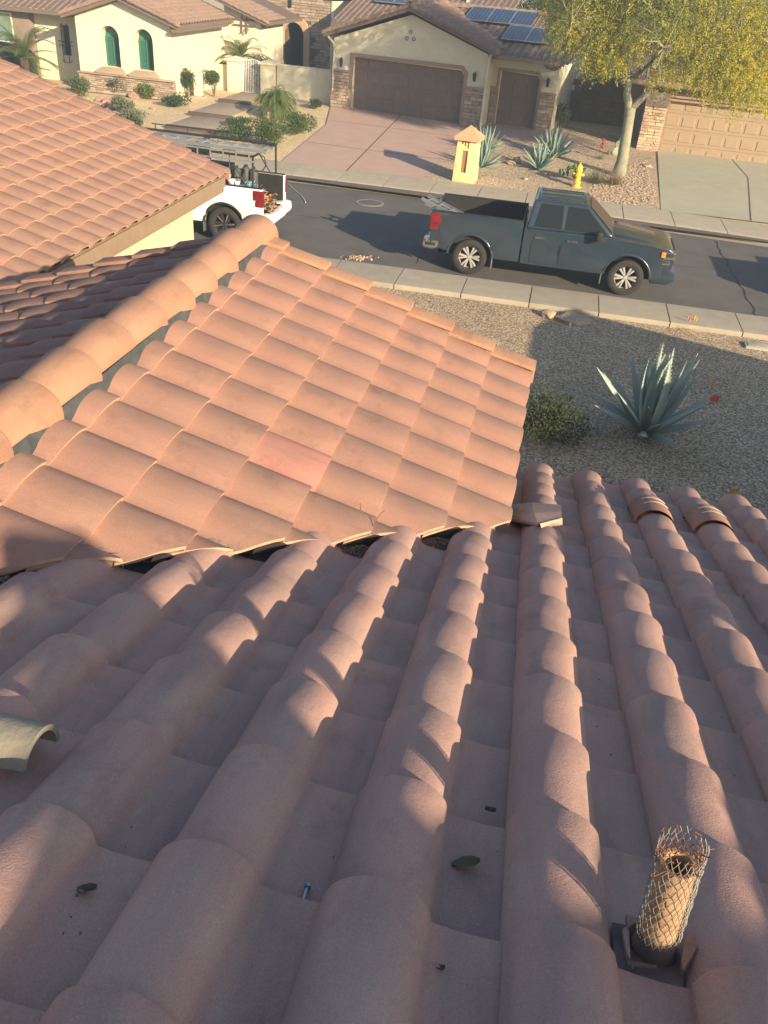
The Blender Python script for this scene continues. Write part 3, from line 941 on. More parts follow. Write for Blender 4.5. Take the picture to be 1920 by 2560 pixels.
m.prism([(2 * XCR + 5.35, 0), (-5.35, 0), (-5.35, zC(-5.35) - .2), (XCR, zC(XCR) - .2), (2 * XCR + 5.35, zC(-5.35) - .2)], 1, 12.55, 'y')
llink(m.build('wall', M_STUC))
m = MB()
m.box((XC0 - .10, 2, zC(XC0) - .25), (XC0 - .06, YCF - .05, zC(XC0) - .035))
m.box((-5.36, 2, zC(XC0) - .27), (XC0 - .06, YCF - .05, zC(XC0) - .251))
m.box((XC0 - .045, 2, zC(XC0) - .19), (XC0 - .03, YCF - .045, zC(XC0) - .04))
llink(m.build('fascia', M_TANTRIM))
m = MB()
m.prism([(XC0 - .05, zC(XC0) - .25), (XCR, zC(XCR) - .25), (XCR, zC(XCR) - .06), (XC0 - .05, zC(XC0) - .06)], YCF - .1, YCF - .06, 'y')
llink(m.build('rake_board', M_TANTRIM))
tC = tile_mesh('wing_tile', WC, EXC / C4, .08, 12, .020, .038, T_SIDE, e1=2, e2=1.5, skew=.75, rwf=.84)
items = []
for i in range(-18, 26):
    for j in range(0, 24):
        yl = YC0 + WC * i; xd = XC0 - EXC * j
        if yl > YCF - .02: continue
        M = jitter(frame_mat((xd - EXC, yl, zC(xd - EXC)), (0, -1, 0), nvB), .8)
        items.append([px_area(M, WC, EXC), M])
items.sort(key=lambda t: -t[0])
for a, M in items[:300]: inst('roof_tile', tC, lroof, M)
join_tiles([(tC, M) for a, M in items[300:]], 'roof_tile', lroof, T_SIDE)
for j in range(0, 25):
    xd = XC0 + .02 - EXC * j
    L = EXC + .05
    m = MB(); xu = xd - L; hb, ht = .088, .06
    def P(x, y, h): return (x, y, zC(x) + h)
    m.hexa([P(xd, YCF - .15, hb - .03), P(xd, YCF + .01, hb - .03), P(xu, YCF + .01, ht - .03), P(xu, YCF - .15, ht - .03), P(xd, YCF - .15, hb), P(xd, YCF + .01, hb), P(xu, YCF + .01, ht), P(xu, YCF - .15, ht)])
    m.hexa([P(xd, YCF - .015, hb - .17), P(xd, YCF + .01, hb - .17), P(xu, YCF + .01, ht - .17), P(xu, YCF - .015, ht - .17), P(xd, YCF - .015, hb - .0302), P(xd, YCF + .01, hb - .0302), P(xu, YCF + .01, ht - .0302), P(xu, YCF - .015, ht - .0302)])
    m.build('rake_tile', T_SIDE, lroof, bevel=.008)
# dark open tile ends along the eave
for i in range(-16, 18):
    yl = YC0 + WC * i
    if yl > YCF - .1: continue
    m = MB()
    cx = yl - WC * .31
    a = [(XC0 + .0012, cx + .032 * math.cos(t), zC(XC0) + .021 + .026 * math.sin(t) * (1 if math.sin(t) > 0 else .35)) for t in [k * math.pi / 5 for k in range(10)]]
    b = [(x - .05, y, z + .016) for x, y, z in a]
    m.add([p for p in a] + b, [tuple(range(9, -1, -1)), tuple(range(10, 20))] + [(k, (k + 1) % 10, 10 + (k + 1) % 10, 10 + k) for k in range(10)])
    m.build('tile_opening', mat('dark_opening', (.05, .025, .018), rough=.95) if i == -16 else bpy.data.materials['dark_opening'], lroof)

# grit and crumbs washed down the channels
m = MB(); random.seed(52)
for _ in range(70):
    p = onA(random.uniform(60, 1860), random.uniform(1700, 2540), .0)
    fr_ = ((p.x - XA0) / WA) % 1.0
    if fr_ < .66: continue
    M = Matrix.Translation(p + UP * .022) @ Matrix.Rotation(random.uniform(0, 6.3), 4, 'Z')
    q = random.uniform(.0006, .0015)
    m.box((-q * 1.6, -q, -q), (q * 1.6, q, q), M)
o = m.build('roof_grit', M_LITTER); tag(o, 'dark crumbs and grit lying in the tile channels of the brown roof', 'grit', None, 'stuff')
# ================================================================== PICKUPS
M_RUB = mat('tyre_rubber', (.022, .022, .022), (.032, .03, .028), rough=.85)
M_GLS = glass_mat('car_glass', (.012, .016, .018), .04)
M_WSC = glass_mat('windscreen_glass', (.02, .022, .02), .12)
M_WSC.node_tree.nodes['Principled BSDF'].inputs['IOR'].default_value = 1.12
M_RED = mat('red_lens', (.17, .012, .016), (.12, .008, .012), rough=.15, spec=.6)
M_AMB = mat('amber_lens', (.75, .25, .03), (.6, .2, .02), rough=.2, spec=.6)
M_CHR = mat('chrome', (.62, .62, .62), (.55, .55, .55), rough=.18, metal=1)
M_RIM = mat('bright_alloy', (.52, .52, .51), (.46, .46, .45), rough=.3, metal=.45, spec=.6)
M_RIMD = mat('dark_alloy', (.05, .05, .05), (.07, .07, .07), rough=.35, metal=.6)
M_WELL = mat('wheel_well_black', (.012, .012, .012), rough=.9)
def arc(cx, cz, r, a0, a1, n):
    return [(cx + r * math.cos(rad(a0 + (a1 - a0) * i / n)), cz + r * math.sin(rad(a0 + (a1 - a0) * i / n))) for i in range(n + 1)]
def make_wheel(parent, x, y, side, rim_m, accent=None):
    R0 = .405; ws = 1.08 if accent else 1.04
    M0 = Matrix.Translation((x, y, R0 * ws)) @ Matrix.Scale(ws, 4) @ Matrix.Rotation(rad(-90 if side > 0 else 90), 4, 'X')
    m = MB()
    m.lathe([(.245, -.12), (.30, -.135), (.365, -.13), (.395, -.11), (.405, -.07), (.405, .07), (.395, .11), (.365, .13), (.30, .135), (.262, .122), (.245, .10), (.245, -.12)], 40)
    wh = m.build('wheel', M_RUB, parent, smooth=40); wh.matrix_basis = M0
    m = MB()
    m.lathe([(.262, .123), (.268, .115), (.25, .09), (.235, .03), (.235, -.1)], 40)
    r = m.build('rim', rim_m, wh, smooth=40)
    m = MB(); m.lathe([(.0, .015), (.235, .01), (.235, -.02)], 32); m.build('brake_backing', M_WELL, wh)
    m = MB(); m.lathe([(0, .098), (.035, .098), (.042, .088), (.06, .07), (.07, .04)], 20); m.build('hub', rim_m, wh, smooth=40)
    n = 6
    for k in range(n):
        a = 2 * math.pi * k / n
        for da in (-.17, .17):
            m = MB()
            A = Matrix.Rotation(a, 4, 'Z')
            i0, o0 = .05, .252
            s0 = da * .35 * .1; w0, w1 = .018, .034
            y0 = da * .08; y1 = da * .25
            m.hexa([(i0, y0 * .6 - w0, .05), (o0, y1 - w1, .045), (o0, y1 + w1, .045), (i0, y0 * .6 + w0, .05),
                    (i0, y0 * .6 - w0 * .7, .09), (o0, y1 - w1 * .7, .108), (o0, y1 + w1 * .7, .108), (i0, y0 * .6 + w0 * .7, .09)], A)
            sp = m.build('spoke', accent if accent and da > 0 else rim_m, wh, bevel=.006)
    for k in range(6):
        a = 2 * math.pi * (k + .5) / 6
        m = MB(); m.lathe([(0, .086), (.009, .086), (.009, .06)], 6, Matrix.Translation((.048 * math.cos(a), .048 * math.sin(a), 0)))
        m.build('lug_nut', M_CHR if accent is None else M_RIMD, wh)
    return wh
def make_pickup(label, loc, rz, paint, rim_m, group, tail=True, accent=None, bumper=None, white=False):
    t = thing('pickup_truck', label, 'pickup truck', loc, rz, group)
    XR_, XF, Wd = -1.8725, 1.8725, 1.0
    # cab and front wings: one shell with the wheel arch cut through
    pf = [(-.66, .44), (1.30, .44)] + arc(XF, .43, .53, 176, 18, 14) + [(2.46, .44), (2.76, .46), (2.87, .64), (2.89, .98), (2.85, 1.12), (2.72, 1.185), (2.2, 1.235), (1.55, 1.275), (1.28, 1.30), (.3, 1.285), (-.66, 1.275)]
    m = MB(); m.prism(pf, -Wd, Wd, 'y')
    # pull the shell in at the hood corners and the nose
    for i, p in enumerate(m.v):
        if p.x > 2.4: p.y *= 1 - .10 * ((p.x - 2.4) / .45) ** 2
        if p.z > 1.1 and p.x > 1.2: p.y *= .955
        if p.z < .5: p.y *= .975
    body = m.build('body', paint, t, bevel=.045, smooth=45, seg=4)
    m = MB(); m.prism([(.30 + .98, 1.29), (2.30, 1.225), (2.66, 1.18), (2.60, 1.19), (1.6, 1.33), (1.3, 1.335)], -.62, .62, 'y'); m.build('hood_bulge', paint, t, bevel=.03, smooth=40)
    # dark inner wells
    m = MB(); m.box((1.28, -.78, .42), (2.46, .78, .98)); m.box((-2.46, -.78, .42), (-1.28, .78, .98)); m.box((-2.7, -.5, .33), (2.5, .5, .45)); m.build('underbody', M_WELL, t)
    # bed
    for s in (1, -1):
        pb = [(-.69, .47), (-1.30, .47)] + arc(XR_, .43, .535, 4, 176, 16) + [(-2.42, .52), (-2.82, .58), (-2.87, .66), (-2.885, 1.35), (-2.86, 1.405), (-.69, 1.405)]
        a, b = (s * 1.0, s * .86)
        m = MB(); m.prism(pb, min(a, b), max(a, b), 'y')
        for p in m.v:
            if p.z < .6 and abs(p.y) > .9: p.y *= .98
            if abs(p.y) > .9 and p.z > 1.3: p.y *= .985
        m.build('bed_side', paint, t, bevel=.03, smooth=40)
        m = MB(); m.box((-2.87, min(s * .86, s * .985), 1.407), (-.70, max(s * .86, s * .985), 1.425)); m.build('bed_rail_cap', M_BLACK, t, bevel=.006)
        # wheel arch lip
        for cx in (XR_, XF):
            m = MB(); m.tube([(x, s * (.985 - .02 * abs(k - 9) / 9), z) for k, (x, z) in enumerate(arc(cx, .43, .55, 4, 176, 18))], .036, 8)
            m.build('arch_lip', paint if not white else M_BLACK, t, smooth=60)
        m = MB(); m.box((-2.84, min(s * .845, s * .858), .74), (-.74, max(s * .845, s * .858), 1.40)); m.build('bed_liner', M_BLACK, t)
    m = MB(); m.box((-2.86, -.86, .70), (-.70, .86, .735)); m.box((-.735, -.86, .735), (-.70, .86, 1.405)); m.box((-2.3, .6, .735), (-1.45, .86, .95)); m.box((-2.3, -.86, .735), (-1.45, -.6, .95))
    m.build('bed_liner', M_BLACK, t)
    if tail:
        m = MB(); m.box((-2.905, -.84, .70), (-2.845, .84, 1.40)); m.build('tailgate', paint, t, bevel=.02, smooth=40)
    # greenhouse
    b = [(-.62, -.955, 1.262), (1.44, -.93, 1.29), (1.44, .93, 1.29), (-.62, .955, 1.262)]
    tp = [(-.53, -.76, 1.90), (.72, -.745, 1.90), (.72, .745, 1.90), (-.53, .76, 1.90)]
    m = MB(); m.hexa(b + tp)
    m.build('cab', paint, t, bevel=.075, smooth=50, seg=5)
    m = MB(); m.box((-.42, -.62, 1.895), (.60, .60, 1.915)); m.build('roof_skin', paint, t, bevel=.012, smooth=40)
    for yy in (-.36, 0, .36):
        m = MB(); m.box((-.40, yy - .07, 1.912), (.58, yy + .07, 1.925)); m.build('roof_rib', paint, t, bevel=.012, smooth=40)
    for s in (1, -1):
        def SP(x, z, off=.0):        # a point on the cab's side, s decides which
            k = (z - 1.275) / (1.90 - 1.275)
            return Vector((x, s * (.945 - .192 * k + off), z))
        def pane(name, pts, mt, th=.006, bev=0, par=t):
            m = MB(); n = len(pts)
            i = [SP(x, z, -.03) for x, z in pts]; o = [SP(x, z, th) for x, z in pts]
            m.add(i + o, [tuple(range(n)), tuple(range(2 * n - 1, n - 1, -1))] + [(k, k + n, (k + 1) % n + n, (k + 1) % n) for k in range(n)])
            return m.build(name, mt, par, bevel=bev or None, smooth=30)
        pane('window_surround', [(-.47, 1.33), (.20, 1.33), (.17, 1.845), (-.37, 1.845)], M_BLACK, .004)
        pane('side_window', [(-.455, 1.338), (.192, 1.338), (.165, 1.835), (-.36, 1.835)], M_GLS, .008)
        pane('window_surround', [(.265, 1.33), (1.29, 1.34), (.74, 1.83), (.70, 1.845), (.27, 1.845)], M_BLACK, .004)
        pane('side_window', [(.272, 1.338), (1.25, 1.345), (.72, 1.83), (.277, 1.835)], M_GLS, .008)
        # doors as plates a little proud of the shell
        for nm, x0, x1 in (('rear_door', -.44, .235), ('front_door', .25, 1.24)):
            m = MB()
            pd = [(x0, .52), (x1, .52), (x1 + (.06 if nm == 'front_door' else 0), .9), (x1, 1.30 if nm == 'front_door' else 1.285), (x0, 1.28), (x0 - .0, .9)]
            a, b2 = s * .97, s * 1.008
            m.prism(pd, min(a, b2), max(a, b2), 'y')
            for p in m.v:
                if p.z < .6: p.y *= .985
                if p.z > 1.2: p.y *= .962
            d = m.build('door', paint, t, bevel=.010, smooth=40)
            m = MB()
            hx = x0 + .06 if nm == 'rear_door' else x0 + .12
            m.box((hx, min(s * 1.005, s * 1.035), 1.095), (hx + .24, max(s * 1.005, s * 1.035), 1.135)); m.build('door_handle', M_CHR if not white else paint, d, bevel=.01, smooth=40)
        # mirror
        m = MB(); m.box((1.02, min(s * 1.03, s * 1.24), 1.22), (1.14, max(s * 1.03, s * 1.24), 1.45)); m.box((1.05, min(s * .93, s * 1.05), 1.27), (1.13, max(s * .93, s * 1.05), 1.34))
        mr = m.build('mirror', M_BLACK, t, bevel=.025, smooth=40)
        # lights
        m = MB(); m.box((-2.905, min(s * .885, s * 1.008), .98), (-2.70, max(s * .885, s * 1.008), 1.13)); m.box((-2.905, min(s * .885, s * 1.008), 1.131), (-2.64, max(s * .885, s * 1.008), 1.37))
        m.build('tail_light', M_RED, t, bevel=.02, smooth=40)
        m = MB(); m.box((2.62, min(s * .64, s * .94), .96), (2.885, max(s * .64, s * .94), 1.12)); m.build('headlight', M_CHR, t, bevel=.02)
        m = MB(); m.box((2.56, min(s * .90, s * .965), 1.0), (2.66, max(s * .90, s * .965), 1.12)); m.build('side_marker', M_AMB, t, bevel=.012)
        m = MB(); m.box((2.58, min(s * .5, s * .93), .83), (2.80, max(s * .5, s * .93), .93)); m.build('fog_lamp', M_CHR, t, bevel=.015)
        # mud flaps
        for fx in (-1.33, 1.29):
            m = MB(); m.box((fx, min(s * .74, s * .985), .22), (fx + .02, max(s * .74, s * .985), .52)); m.build('mud_flap', M_METAL, t)
        # rear bumper corner with step
        m = MB(); m.prism([(-2.78, .50), (-3.02, .52), (-3.05, .60), (-3.03, .76), (-2.90, .78), (-2.62, .74), (-2.66, .56)], min(s * .60, s * .985), max(s * .60, s * .985), 'y')
        bu = m.build('rear_bumper', bumper or M_CHR, t, bevel=.03, smooth=40)
        m = MB(); m.box((-2.99, min(s * .93, s * .992), .60), (-2.72, max(s * .93, s * .992), .68)); m.build('bumper_step', M_BLACK, bu, bevel=.02)
    m = MB(); m.box((-3.0, -.6, .48), (-2.86, .6, .72)); m.build('rear_bumper', bumper or M_CHR, t, bevel=.02)
    # windscreen, back window
    m = MB()
    k = .008
    m.add([(1.388 + k, -.80, 1.345 + k), (1.388 + k, .80, 1.345 + k), (.775 + k, .66, 1.86 + k), (.775 + k, -.66, 1.86 + k)], [(0, 1, 2, 3)])
    m.build('windscreen', M_WSC, t)
    m = MB(); m.add([(-.612, -.72, 1.40), (-.612, .72, 1.40), (-.555, .64, 1.80), (-.555, -.64, 1.80)], [(0, 1, 2, 3)]); m.build('back_window', M_GLS, t)
    # grille and front bumper
    m = MB(); m.box((2.84, -.62, .80), (2.91, .62, 1.10)); m.build('grille', M_BLACK, t, bevel=.015)
    m = MB(); m.prism([(2.44, .36), (2.82, .37), (2.97, .48), (2.98, .66), (2.84, .74), (2.48, .72)], -.93, .93, 'y'); m.build('front_bumper', paint, t, bevel=.03, smooth=40)
    for x in (XR_, XF):
        for s in (1, -1):
            make_wheel(t, x, s * .845, s, rim_m, accent)
    return t
P_DARK = mat('dark_blue_grey_paint', (.019, .032, .047), (.022, .036, .052), rough=.22, spec=.6, coat=.6)
P_WHITE = mat('white_car_paint', (.74, .74, .72), (.72, .72, .7), rough=.3, spec=.5, coat=.4)
P_SILV = mat('silver_car_paint', (.30, .31, .32), (.28, .29, .30), rough=.3, spec=.5, coat=.4, metal=.3)
a_, b_ = at(1169, 683, 0), at(1553, 735, 0)
mid = (a_ + b_) / 2
dark_truck = make_pickup('dark blue-grey pickup with bright alloy wheels parked by the near kerb, ladder in its bed', (mid.x, mid.y + .84, 0), math.atan2(b_.y - a_.y, b_.x - a_.x), P_DARK, M_RIM, 'pickups parked along the near kerb')
# a ladder is stacked in the bed and sticks out over the tailgate
def ladder(name, label, A, B, up, wd, rung_n, depth=.07, grp=None, mt=None):
    t = thing(name, label, 'ladder', A, 0, grp)
    A0 = Vector((0, 0, 0)); d = Vector(B) - Vector(A); L = d.length; d.normalize()
    s = d.cross(Vector(up)).normalized(); n = s.cross(d)
    M = Matrix(((d.x, s.x, n.x, 0), (d.y, s.y, n.y, 0), (d.z, s.z, n.z, 0), (0, 0, 0, 1)))
    for q in (-1, 1):
        m = MB()
        y = q * wd / 2
        m.box((0, y - .006, -depth / 2), (L, y + .006, depth / 2)); m.box((0, min(y, y - q * .028), depth / 2 - .006), (L, max(y, y - q * .028), depth / 2 + .0005)); m.box((0, min(y, y - q * .028), -depth / 2 - .0005), (L, max(y, y - q * .028), -depth / 2 + .006))
        o = m.build('rail', mt or M_ALU, t); o.matrix_basis = M
    for k in range(rung_n):
        x = L * (k + .5) / rung_n
        m = MB(); m.box((x - .016, -wd / 2 + .007, -.016), (x + .016, wd / 2 - .007, .016))
        o = m.build('rung', mt or M_ALU, t, bevel=.005); o.matrix_basis = M
    return t
LA = at(1062, 492, 1.52); LB = Vector((mid.x - 1.0, LA.y - .55, .86))
ladder('ladder', 'aluminium ladder lying in the dark pickup bed, its end sticking out over the tailgate', LA, LB, (0, 0, 1), .40, 8)
ladder('ladder', 'second aluminium ladder section nested beneath the one over the dark tailgate', LA + Vector((.10, -.05, -.10)), LB + Vector((.1, -.05, -.10)), (0, 0, 1), .34, 8)
# the white pickup, its cab hidden behind the tiled wing
wb = at(562, 607, 0)
wh_x = wb.x
WT = (wh_x - 1.8725, wb.y + .98, 0)
white_truck = make_pickup('white work pickup without tailgate behind the left roof, ladder rack and tools in its bed', WT, math.pi, P_WHITE, M_RIMD, 'pickups parked along the near kerb', tail=False, accent=M_CHR, bumper=M_WHITE, white=True)
# parked further along, outside the photograph; its shade falls on the street at the right edge
far_truck = make_pickup('silver pickup parked ahead of the dark one beyond the right edge', (10.55, mid.y + .84, 0), 0, P_SILV, M_RIM, 'pickups parked along the near kerb')
def wl(x, y, z):       # white pickup space (forward x, left y) to the world
    return Vector((WT[0] - x, WT[1] - y, z))
# rack
rk_ = thing('ladder_rack', 'black steel ladder rack standing over the bed of the white pickup', 'ladder rack', wl(-1.8, 0, 1.43))
def rloc(x, y, z): return wl(x, y, z) - Vector(rk_.location)
RT = 2.13
for x in (-2.62, -.80):
    for s in (1, -1):
        m = MB(); m.tube([rloc(x, s * .92, 1.43), rloc(x, s * .90, RT)], .028, 8); m.build('post', M_BLACK, rk_)
    m = MB(); m.tube([rloc(x, -.94, RT), rloc(x, .94, RT)], .026, 8); m.build('cross_bar', M_BLACK, rk_)
for s in (1, -1):
    m = MB(); m.tube([rloc(-2.62, s * .90, RT + .0), rloc(1.0, s * .88, RT + .02)], .03, 8); m.build('side_rail', M_BLACK, rk_)
    m = MB(); m.tube([rloc(-2.45, s * .93, 1.44), rloc(-2.62 + .45, s * .905, 1.85)], .018, 6); m.build('brace', M_BLACK, rk_)
m = MB(); m.tube([rloc(-2.4, -.95, RT + .15), rloc(.8, -.95, RT + .15)], .015, 6)
for x in (-2.3, -1.2, -.2, .7): m.tube([rloc(x, -.95, RT + .02), rloc(x, -.95, RT + .15)], .013, 6)
m.build('guard_rail', M_BLACK, rk_)
m = MB(); p0 = rloc(-.78, 0, 1.45); m.box((p0.x - .02, p0.y - .86, p0.z), (p0.x + .02, p0.y + .86, p0.z + .62)); m.build('cab_guard', M_BLACK, rk_)
ladder('ladder', 'long silver extension ladder lying flat on the white pickup rack, near side', wl(-2.95, .62, RT + .13), wl(2.4, .58, RT + .14), (0, 0, 1), .52, 14, .075)
ladder('ladder', 'grey ladder standing on edge along the near side of the white pickup rack', wl(-2.7, .95, RT - .02), wl(2.2, .93, RT), (0, -1, .1), .20, 15, .06)
# what is in the bed
BZ = 1.04
tc_ = thing('tool_chest', 'black flat tool chest filling the floor of the white pickup bed', 'tool chest', wl(-1.9, 0, .737))
m = MB(); m.box((-.75, -.58, 0), (.85, .58, .29)); m.build('chest', M_BLACK, tc_, bevel=.015)
m = MB(); m.box((-.75, -.5, .2905), (.85, .5, .302)); m.build('lid', M_BLACK, tc_, bevel=.004)
def bedthing(name, label, cat, x, y, z=BZ): return thing(name, label, cat, wl(x, y, z))
c = bedthing('water_cooler', 'red water cooler jug with white lid in the white pickup bed', 'cooler', -1.62, .26)
m = MB(); m.lathe([(0, 0), (.15, 0), (.17, .05), (.18, .40), (0, .40)], 20); m.build('jug', mat('red_plastic', (.42, .03, .05), rough=.5), c, smooth=40)
m = MB(); m.lathe([(.185, .401), (.185, .47), (.12, .53), (.05, .54), (0, .54)], 20); m.build('lid', M_WHITE, c, smooth=40)
m = MB(); m.tube([(-.18, 0, .40), (-.17, 0, .58), (0, 0, .62), (.17, 0, .58), (.18, 0, .40)], .012, 6); m.build('handle', M_BLACK, c)
for k, (x, y, h, r) in enumerate([(-1.92, .12, .62, .10), (-2.14, .05, .66, .12), (-2.36, .1, .64, .11)]):
    c = bedthing('gas_can', ['narrow grey canister next to the red cooler in the white pickup bed', 'widest grey canister standing in the middle of the white pickup bed', 'grey canister nearest the open tail of the white pickup bed'][k], 'canister', x, y)
    m = MB(); m.lathe([(0, 0), (r, 0), (r * 1.03, .03), (r * 1.03, h * .45), (r * .97, h * .47), (r * 1.03, h * .5), (r, h * .9), (r * .6, h), (0, h)], 16); m.build('can', mat('grey_plastic', (.07, .075, .07), rough=.6) if k == 0 else bpy.data.materials['grey_plastic'], c, smooth=40)
    m = MB(); m.lathe([(r * .4, h), (r * .4, h + .05), (0, h + .05)], 10); m.build('cap', M_BLACK, c)
c = bedthing('push_broom', 'black T-handled pole standing upright in the white pickup bed', 'pole', -1.80, .30)
m = MB(); m.tube([(0, 0, 0), (0, 0, 1.05)], .015, 6); m.build('pole', M_METAL, c)
m = MB(); m.box((-.16, -.03, 1.05), (.16, .03, 1.09)); m.build('crossbar', M_BLACK, c)
c = bedthing('bucket', 'white open bucket by the near bed rail of the white pickup', 'bucket', -1.98, .48)
m = MB(); m.lathe([(0, .02), (.12, .0), (.15, .36), (.165, .36), (.165, .40), (.14, .40), (.13, .33), (0, .33)], 24); m.build('pail', M_WHITE, c, smooth=40)
def heap(name, label, cat, x, y, z, cols, n, spread, L):
    c = bedthing(name, label, cat, x, y, z)
    for k, mt in enumerate(cols):
        m = MB()
        for _ in range(n):
            p = Vector((random.gauss(0, spread), random.gauss(0, spread * .8), abs(random.gauss(0, spread * .7))))
            pts = [p]
            for _ in range(5): pts.append(pts[-1] + Vector((random.gauss(0, L), random.gauss(0, L), random.gauss(0, L * .6))))
            m.tube(pts, .010, 5)
        m.build('strand', mt, c, smooth=180)
M_ROPEO = mat('orange_cord', (.55, .20, .04), rough=.7); M_ROPEB = mat('blue_rope', (.10, .28, .42), (.25, .4, .5), rough=.8); M_ROPET = mat('tan_rope', (.40, .27, .16), rough=.9)
heap('cord_bundle', 'tangled orange and brown cords at the open tail of the white pickup bed', 'cords', -2.68, .35, 1.0, [M_ROPEO, M_ROPET], 12, .10, .07)
heap('rope_bundle', 'pale blue rope bundle by the near rail of the white pickup bed', 'rope', -2.25, .48, 1.32, [M_ROPEB], 16, .09, .06)
heap('rope_bundle', 'brown rope hanging over the open tail of the white pickup', 'rope', -2.84, .55, .85, [M_ROPET], 14, .09, .07)
c = bedthing('tool_box', 'black tool case against the far side of the white pickup bed', 'tool case', -1.3, -.3)
m = MB(); m.box((-.35, -.2, 0), (.35, .2, .62)); m.build('case', M_BLACK, c, bevel=.02)
m = MB(); m.box((-.36, -.21, .40), (.36, .21, .425)); m.build('seam', M_METAL, c)
c = thing('hose_loop', 'black cable loop hanging from the back end of the white pickup rack', 'cable', wl(-2.62, .92, RT))
m = MB(); m.tube([Vector((.0, 0, .0)), Vector((.14, 0, .08)), Vector((.30, 0, .02)), Vector((.34, 0, -.16)), Vector((.24, 0, -.30)), Vector((.05, .0, -.32))], .016, 6); m.build('cable', M_BLACK, c, smooth=180)
tag(bpy.data.objects['hose_loop'], None)
# ================================================================== HOUSES ACROSS THE STREET
def punch(o, cutters):
    """cut openings through a wall mesh"""
    for i, c in enumerate(cutters):
        me = c.mesh('cutter'); co = bpy.data.objects.new('cutter', me); COL.objects.link(co)
        tmp = bpy.data.objects.new('tmp', o.data); COL.objects.link(tmp)
        md = tmp.modifiers.new('b', 'BOOLEAN'); md.operation = 'DIFFERENCE'; md.solver = 'EXACT'; md.object = co
        dg = bpy.context.evaluated_depsgraph_get()
        nm = bpy.data.meshes.new_from_object(tmp.evaluated_get(dg))
        bpy.data.objects.remove(tmp); bpy.data.objects.remove(co)
        o.data = nm
def arch_poly(u0, u1, z0, zs, n=14):
    c = (u0 + u1) / 2; r = (u1 - u0) / 2
    return [(u0, z0), (u1, z0)] + [(c + r * math.cos(math.pi * k / n), zs + r * math.sin(math.pi * k / n)) for k in range(n + 1)]
tF = tile_mesh('far_tile', .305, .34, .06, 7, .034, .078, T_FAR)
TILES_LEFT = {}
def tile_field(house, roof, o, a, d, wid, length, keep=None, budget=300, me=tF, wd=.305, ex=.34, mt=T_FAR):
    """o: upper left corner seen from below-slope; a along the eave, d down the slope"""
    M0 = frame_mat(o, a, d)
    items = []
    L0 = house.matrix_basis if True else None
    for i in range(int(wid / wd) + 1):
        for j in range(int(length / ex) + 1):
            yb = length - ex * (j + 1)
            M = jitter(M0 @ Matrix.Translation((i * wd, yb, 0)), 1.6)
            c = M @ Vector((wd / 2, ex / 2, .04))
            if keep and not keep(c): continue
            items.append((px_area(house.matrix_basis @ Matrix.Translation((0, 0, -ZB[house.name])) @ M, wd, ex), M))
    items.sort(key=lambda t: -t[0])
    lim = TILES_LEFT.setdefault(house.name, 300)
    n = 0
    rest_ = []
    for q, M in items:
        if q > 0 and n < min(lim, budget): inst('roof_tile', me, roof, M); n += 1
        else: rest_.append((me, M))
    TILES_LEFT[house.name] -= n
    if rest_: join_tiles(rest_, 'roof_tile', roof, mt)
SM = []
for k in range(7):
    m = MB()
    j = lambda s: random.uniform(-s, s)
    b_ = .0
    m.add([(j(.03), 0, j(.05)), (1 + j(.03), 0, j(.05)), (1 + j(.03), 0, 1 + j(.05)), (j(.03), 0, 1 + j(.05)),
           (.03 + j(.03), -.7 + j(.25), .06 + j(.05)), (.97 + j(.03), -.7 + j(.25), .06 + j(.05)), (.97 + j(.03), -.75 + j(.3), .94 + j(.05)), (.03 + j(.03), -.75 + j(.3), .94 + j(.05))],
          [(0, 1, 5, 4), (1, 2, 6, 5), (2, 3, 7, 6), (3, 0, 4, 7), (4, 5, 6, 7), (0, 3, 2, 1)])
    SM.append(m.mesh('stone'))
def stones(parent, u0, u1, z0, z1, v, hr=(.08, .15), lr=(.2, .5), keep=None, mt=M_STONE, M=Matrix(), depth=.05, limit=300, side=False):
    me_s = []
    for s in SM:
        key = 'stone_' + mt.name + s.name
        q = bpy.data.meshes.get(key)
        if q is None:
            q = s.copy(); q.name = key; q.materials.clear(); q.materials.append(mt)
        me_s.append(q)
    z = z0; n = 0; rest_ = []
    while z < z1 - .02:
        h = min(random.uniform(*hr), z1 - z)
        u = u0
        while u < u1 - .02:
            l = min(random.uniform(*lr), u1 - u)
            if u1 - u - l < lr[0] * .5: l = u1 - u
            if keep is None or keep(u + l / 2, z + h / 2, l, h):
                T = M @ (Matrix.Translation((u + .005, v, z + .005)) @ Matrix.Diagonal((l - .01, depth * random.uniform(.6, 1.3), h - .01, 1)))
                if n < limit: inst('stone', random.choice(me_s), parent, T); n += 1
                else: rest_.append((random.choice(me_s), T))
            u += l
        z += h
    if rest_: join_tiles(rest_, 'stone', parent, mt)
def plate(parent, name, mt, a, b, bevel=None):
    m = MB(); m.box(a, b); return m.build(name, mt, parent, bevel=bevel)
def rake_run(roof, p0, p1, n, wv, mt, hgt=.12, lift=.0, side=1):
    """lapped trim tiles along a sloping gable edge"""
    p0 = Vector(p0); p1 = Vector(p1); d = (p1 - p0) / n
    for k in range(n):
        a = p0 + d * k - d * .12; b = p0 + d * (k + 1)
        m = MB(); up_ = Vector((0, 0, 1))
        def Q(p, v, z): return (p.x, p.y + v, p.z + z)
        ha, hb = .0 + lift, .035 + lift
        m.hexa([Q(a, 0, ha - hgt), Q(a, wv, ha - hgt), Q(b, wv, hb - hgt), Q(b, 0, hb - hgt), Q(a, .015, ha), Q(a, wv - .015, ha), Q(b, wv - .015, hb), Q(b, .015, hb)])
        m.build('rake_tile', mt, roof, bevel=.02, smooth=40)
